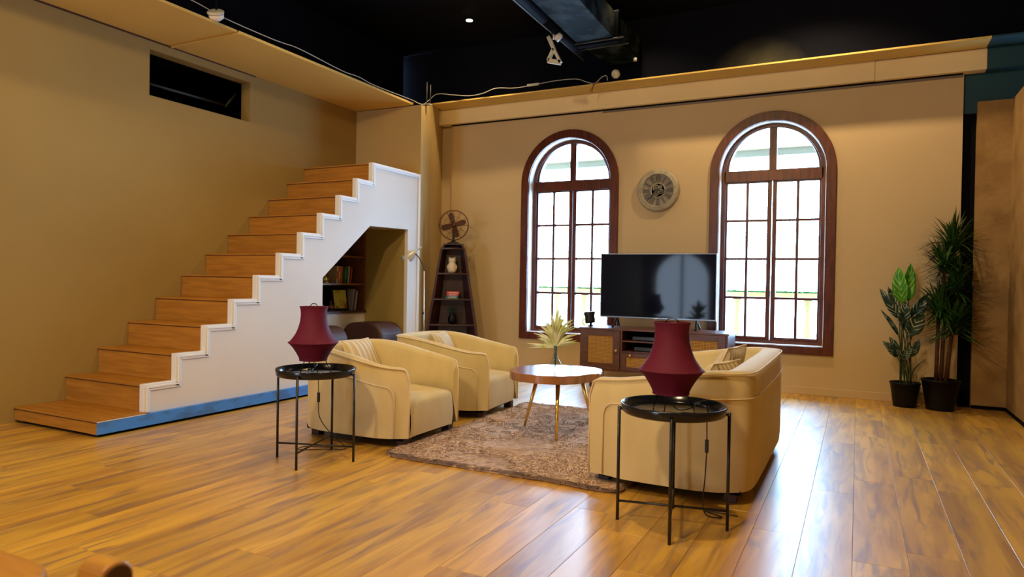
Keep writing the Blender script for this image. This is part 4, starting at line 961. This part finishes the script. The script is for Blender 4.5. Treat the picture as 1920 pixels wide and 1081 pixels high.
def blade(mb, base, d0, L_, w_, droop, n=6, uv=None):
    p = Vector(base); d = Vector(d0).normalized(); sd_ = d.cross(Vector((0, 0, 1))); sd_ = sd_.normalized() if sd_.length > 1e-4 else Vector((1, 0, 0)); vs = []
    for i in range(n+1):
        t = i/n; ww = w_*math.sin(PI*(.08+.92*t))**.8*(1 if t < .98 else .1); vs += [p-sd_*ww, p+sd_*ww]
        d = (d+Vector((0, 0, -droop/n))).normalized(); p = p+d*L_/n
    mb.add(vs, [(2*i, 2*i+1, 2*i+3, 2*i+2) for i in range(n)], True)
for k in range(9):
    a = 2*PI*k/9+.3; mb = MB(); blade(mb, (0, 0, .12), (math.cos(a)*.35, math.sin(a)*.28, 1), .16, .011, 2.2); mb.build('leaf', DG, pv, fix=False)

# vintage fan
fa = thing('desk_fan', 'vintage bronze desk fan with wire cage on top of the boat shelf', 'fan', rloc(0, .09, 1.461), rz=AZ-.12)
MB().lathe([(.075, 0), (.078, .008), (.06, .016), (.025, .028), (.018, .045)], 28).build('base', METBLK, fa)
MB().lathe([(.018, .04), (.013, .07), (.016, .10), (.012, .13)], 14).build('neck', METBLK, fa)
HZ = .215
MB().tube([(-.012, 0, .12), (-.02, .02, .17), (0, .03, HZ)], .006).tube([(.012, 0, .12), (.02, .02, .17), (0, .03, HZ)], .006).build('yoke', BRONZE, fa)
RX = Matrix.Rotation(PI/2, 4, 'X'); MH = Matrix.Translation((0, 0, HZ)) @ RX
MB().lathe([(0, -.085), (.025, -.082), (.035, -.065), (.036, -.02), (.028, -.01)], 20, M=MH).build('motor', METBLK, fa)
cg = MB()
for r, y_ in ((.172, 0), (.168, -.028), (.165, .028), (.10, -.042), (.045, -.048)):
    cg.tube([(r*math.cos(2*PI*k/48), y_, HZ+r*math.sin(2*PI*k/48)) for k in range(48)], .0035 if r > .15 else .0022, 6, closed=True)
for k in range(12):
    a = 2*PI*k/12; c_, s_ = math.cos(a), math.sin(a)
    cg.tube([(.02*c_, -.048, HZ+.02*s_), (.10*c_, -.042, HZ+.10*s_), (.168*c_, -.028, HZ+.168*s_), (.172*c_, 0, HZ+.172*s_), (.165*c_, .028, HZ+.165*s_), (.05*c_, .04, HZ+.05*s_)], .0018, 5)
cg.build('cage', BRONZE, fa)
hb = MB().lathe([(0, .026), (.014, .024), (.026, .012), (.026, -.012)], 18, M=MH).build('hub', BRONZE, fa)
for k in range(4):
    a = PI/2*k+.28; vs = []
    for i in range(9):
        t = i/8; r = .018+.128*t; wv = .018+.028*math.sin(PI*min(1, t*.75+.08)); wv *= 1 if t < .95 else .6
        for s_ in (-1, 1):
            an = a+s_*wv/max(r, .03)*.75; vs.append((r*math.cos(an), s_*.012, HZ+r*math.sin(an)))
    MB().add(vs, [(2*i, 2*i+1, 2*i+3, 2*i+2) for i in range(8)], True).build('blade', mat('fan_blade', (.10, .035, .02, 1), rough=.35, metal=.3) if k == 0 else bpy.data.materials['fan_blade'], fa, fix=False)

# ------------------------------------------------------------------ floor lamp
fl_ = thing('floor_lamp', 'slim silver reading lamp standing beside the end of the staircase', 'floor lamp', (-4.165, 6.15, 0))
MB().lathe([(.12, 0), (.12, .012), (.10, .018), (.012, .022)], 32).build('base', CHROME, fl_)
MB().tube([(0, 0, .02), (0, 0, .6), (-.005, 0, 1.14)], .0075, 10).build('pole', CHROME, fl_)
MB().tube(cr_spline([(-.005, 0, 1.14), (-.012, 0, 1.17), (-.045, -.0, 1.24), (-.09, 0, 1.30), (-.125, 0, 1.325)], 5), .0055, 8).build('arm', METBLK, fl_)
MHd = Matrix.Translation((-.145, 0, 1.338)) @ Matrix.Rotation(math.radians(180+58), 4, 'Y') @ Matrix.Scale(1.15, 4)
mb = MB().lathe([(.014, -.045), (.016, -.02), (.030, .0), (.045, .03), (.056, .085), (.060, .12), (.057, .12), (.050, .085), (.038, .03), (.010, .004)], 24, M=MHd)
mb.build('lamp_shade', CHROME, fl_)
MB().lathe([(.006, -.05), (.006, -.10)], 8, M=MHd).build('shade_stem', CHROME, fl_)
MB().lathe([(.01, .02), (.028, .06), (.026, .09), (0, .10)], 14, M=MHd).build('bulb', bpy.data.materials['opal_bulb'], fl_)
cdm = MB().tube(cr_spline([(.002, -.01, .70), (-.01, -.02, .66), (.0, -.02, .60), (.015, -.02, .5), (.01, -.01, .30), (.005, -.01, .03)], 5), .0028, 6).build('cord', METBLK, fl_)
MB().box(-.008, .008, -.022, -.008, .675, .70).build('switch', METBLK, cdm)

# ------------------------------------------------------------------ plants
def leaf_obj(parent, m, base, tip, w_, bend, face, nm='leaf'):
    """broad leaf from base to tip; face = direction the blade faces"""
    B_, T_ = Vector(base), Vector(tip); d = T_-B_; L_ = d.length; d.normalize(); F_ = Vector(face); F_ = (F_-d*F_.dot(d)).normalized(); sd_ = d.cross(F_)
    nu, nv = 6, 12; vs = []; uv = []
    for j in range(nv+1):
        t = j/nv; ww = w_/2*(math.sin(PI*min(1, t**.8))**.75) if 0 < t < 1 else .0008
        ww = max(ww, .0008); c = B_+d*L_*t+F_*bend*math.sin(PI*t)*L_
        for i in range(nu+1):
            u = 2*i/nu-1; p = c+sd_*u*ww-F_*(-abs(u)*ww*.35)+F_*.004*math.sin(t*17+u*3); vs.append(p); uv.append((u, t))
    me = bpy.data.meshes.new(nm); fs = [(j*(nu+1)+i, j*(nu+1)+i+1, (j+1)*(nu+1)+i+1, (j+1)*(nu+1)+i) for j in range(nv) for i in range(nu)]
    me.from_pydata([tuple(v) for v in vs], [], fs); me.polygons.foreach_set('use_smooth', [True]*len(fs)); ul = me.uv_layers.new(name='UVMap')
    for li, l in enumerate(me.loops): ul.data[li].uv = uv[l.vertex_index]
    me.materials.append(m); o = bpy.data.objects.new(nm, me); COL.objects.link(o); o.parent = parent
    s_ = o.modifiers.new('solid', 'SOLIDIFY'); s_.thickness = .0012
    return o
def pot(t, rt_, rb, h, ribs=0):
    MB().lathe([(rb*.96, 0), (rb, .006), (rt_, h-.012), (rt_+.006, h-.012), (rt_+.006, h), (rt_-.004, h), (rt_-.010, h-.03)], 36).build('pot', POTM, t)
    MB().lathe([(0, h-.03), (rt_-.006, h-.03)], 30).build('soil', SOIL, t)
p1 = thing('striped_leaf_plant', 'shorter potted plant with striped broad leaves in a black pot', 'plant', (.39, 6.98, 0))
pot(p1, .118, .092, .215)
def q1(cx, cy, dy=0): # plant-local metres from measured sheet coordinates
    x = 1620+cx/2.573; y_ = 370+cy/2.573
    return Vector((.269+(x-1668)*.00408-.39, dy, .218+(716-y_)*.0047))
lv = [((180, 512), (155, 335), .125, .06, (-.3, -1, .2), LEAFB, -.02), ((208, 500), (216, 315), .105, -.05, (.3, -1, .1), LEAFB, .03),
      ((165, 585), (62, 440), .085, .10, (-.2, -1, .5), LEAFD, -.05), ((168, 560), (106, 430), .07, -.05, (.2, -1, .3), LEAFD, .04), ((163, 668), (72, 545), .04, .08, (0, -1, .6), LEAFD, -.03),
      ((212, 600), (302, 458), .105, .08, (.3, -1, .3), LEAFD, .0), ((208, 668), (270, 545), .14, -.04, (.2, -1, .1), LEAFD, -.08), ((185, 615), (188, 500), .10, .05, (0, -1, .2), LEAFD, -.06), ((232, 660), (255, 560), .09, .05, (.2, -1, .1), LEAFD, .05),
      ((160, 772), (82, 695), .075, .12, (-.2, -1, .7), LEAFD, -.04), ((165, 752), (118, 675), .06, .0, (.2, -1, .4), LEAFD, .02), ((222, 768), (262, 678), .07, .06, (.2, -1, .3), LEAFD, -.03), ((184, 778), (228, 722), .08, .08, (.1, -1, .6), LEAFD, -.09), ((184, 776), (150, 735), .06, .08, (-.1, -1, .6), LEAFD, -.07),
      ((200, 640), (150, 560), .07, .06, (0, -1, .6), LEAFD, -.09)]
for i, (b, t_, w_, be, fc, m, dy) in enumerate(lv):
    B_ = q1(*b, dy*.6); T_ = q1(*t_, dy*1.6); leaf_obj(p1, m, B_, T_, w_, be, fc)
    g0 = Vector((random.uniform(-.05, .05), random.uniform(-.04, .04), .19)); mid = (g0+B_)/2+Vector((0, .0, .03)); mid.x = g0.x*.6+B_.x*.4
    MB().tube(cr_spline([g0, mid, B_], 5), .0045, 6).build('stem', STEMG, p1)
mb = MB(); MB().tube(cr_spline([(.03, 0, .19), q1(240, 830, -.02), q1(290, 775, -.02)], 5), [.006]*8+[.004, .003, .001], 6).build('shoot', STEMG, p1)
p2 = thing('yucca_plant', 'taller dark yucca plant with spiky leaf heads in a wide black pot', 'plant', (.655, 6.96, 0))
pot(p2, .145, .108, .262)
heads = [(.728, 1.42, .02, .31), (.665, 1.24, -.02, .29), (.758, 1.08, .0, .28), (.640, .83, -.03, .31), (.745, .72, -.04, .33), (.69, .92, .03, .25)]
for (xb, xt, zt, yy) in ((-.035, -.028, .80, -.02), (.0, .02, .92, .02), (.035, .08, .75, -.03)):
    MB().tube([(xb, yy*.3, .23), ((xb+xt)/2, yy*.6, .5), (xt, yy, zt)], [.018, .016, .015], 10).build('trunk', TRUNK, p2)
MB().tube([(.02, .02, .9), (.06, .02, 1.15), (.073, .02, 1.42)], [.014, .012, .010], 8).tube([(-.028, -.02, .78), (-.0, -.01, 1.0), (.01, -.02, 1.24)], [.014, .012, .01], 8).tube([(.02, .0, .9), (.08, .0, 1.02), (.103, 0, 1.08)], .011, 8).build('branches', TRUNK, p2)
random.seed(5)
for (hx, hz, hy, L_) in heads:
    mb = MB()
    for k in range(190):
        a = random.uniform(0, 2*PI); el = random.uniform(-.15, 1.5); el = el if random.random() < .8 else abs(el)
        d = Vector((math.cos(a)*math.cos(el), math.sin(a)*math.cos(el)*.8, math.sin(el)))
        b = Vector((hx-.655+d.x*.012, hy+d.y*.012, hz+random.uniform(-.07, .05)))
        if b.y+d.y*L_ > .22: d.y = min(d.y, .35)
        if b.x+d.x*L_ > .45: d.x *= .8
        blade(mb, b, d, L_*random.uniform(.6, 1.05), .0085, random.uniform(.3, .9), 5)
    mb.build('leaf_head', YUCCA, p2, kind='stuff', fix=False)

# ------------------------------------------------------------------ wooden chair at the near left corner
WCH = mat('golden_chair_wood', (.50, .27, .045, 1), (.34, .15, .03, 1), rough=.4, scale=4, stretch=(1, 6, 6), detail=5)
wc = thing('wooden_armchair', 'blurred golden wooden armchair corner at the lower left foreground', 'armchair', (-1.22, .46, 0), rz=0)
ENDW = mat('dark_end_grain', (.07, .03, .014, 1), rough=.5)
SX, SY = (-.27, .20), (-.22, .20)
for x in SX:
    for y_ in SY: MB().tube([(x, y_, 0), (x*.96, y_*.96, .42)], [.016, .022], 12).build('leg', WCH, wc)
MB().box(-.27, .24, -.24, .22, .40, .43).build('seat', WCH, wc, bevel=.012, seg=3)
# arm post with rounded top, end-grain face to the right
MB().tube([(.20, .19, .42), (.205, .195, .59)], .017, 12).build('arm_post', WCH, wc)
def roundbar(x0, x1, yc, zc, r, h):
    p = [(yc+r*math.cos(PI*k/12), zc+r*math.sin(PI*k/12)) for k in range(13)]+[(yc-r, zc-h), (yc+r, zc-h)]
    return MB().prism(p, 0, x0, x1)
roundbar(.175, .235, .19, .590, .028, .06).build('arm_end', WCH, wc, bevel=.006, seg=3)
roundbar(.2352, .2362, .19, .590, .022, .054).build('end_grain', ENDW, wc)
# broad flat board with rounded corner
bp2 = [(-.55, -.14), (.14, -.14), (.20, -.11)]+[(.13+.09*math.sin(PI/2*k/8), .045+.09*math.cos(PI/2*k/8)) for k in range(8, -1, -1)]+[(-.55, .135)]
MB().prism(bp2, 2, .592, .620).build('arm_board', WCH, wc, bevel=.010, seg=3)
for x in (-.26, -.12, .02): MB().tube([(x, .10, .42), (x, .10, .60)], .009, 8).build('spindle', WCH, wc)
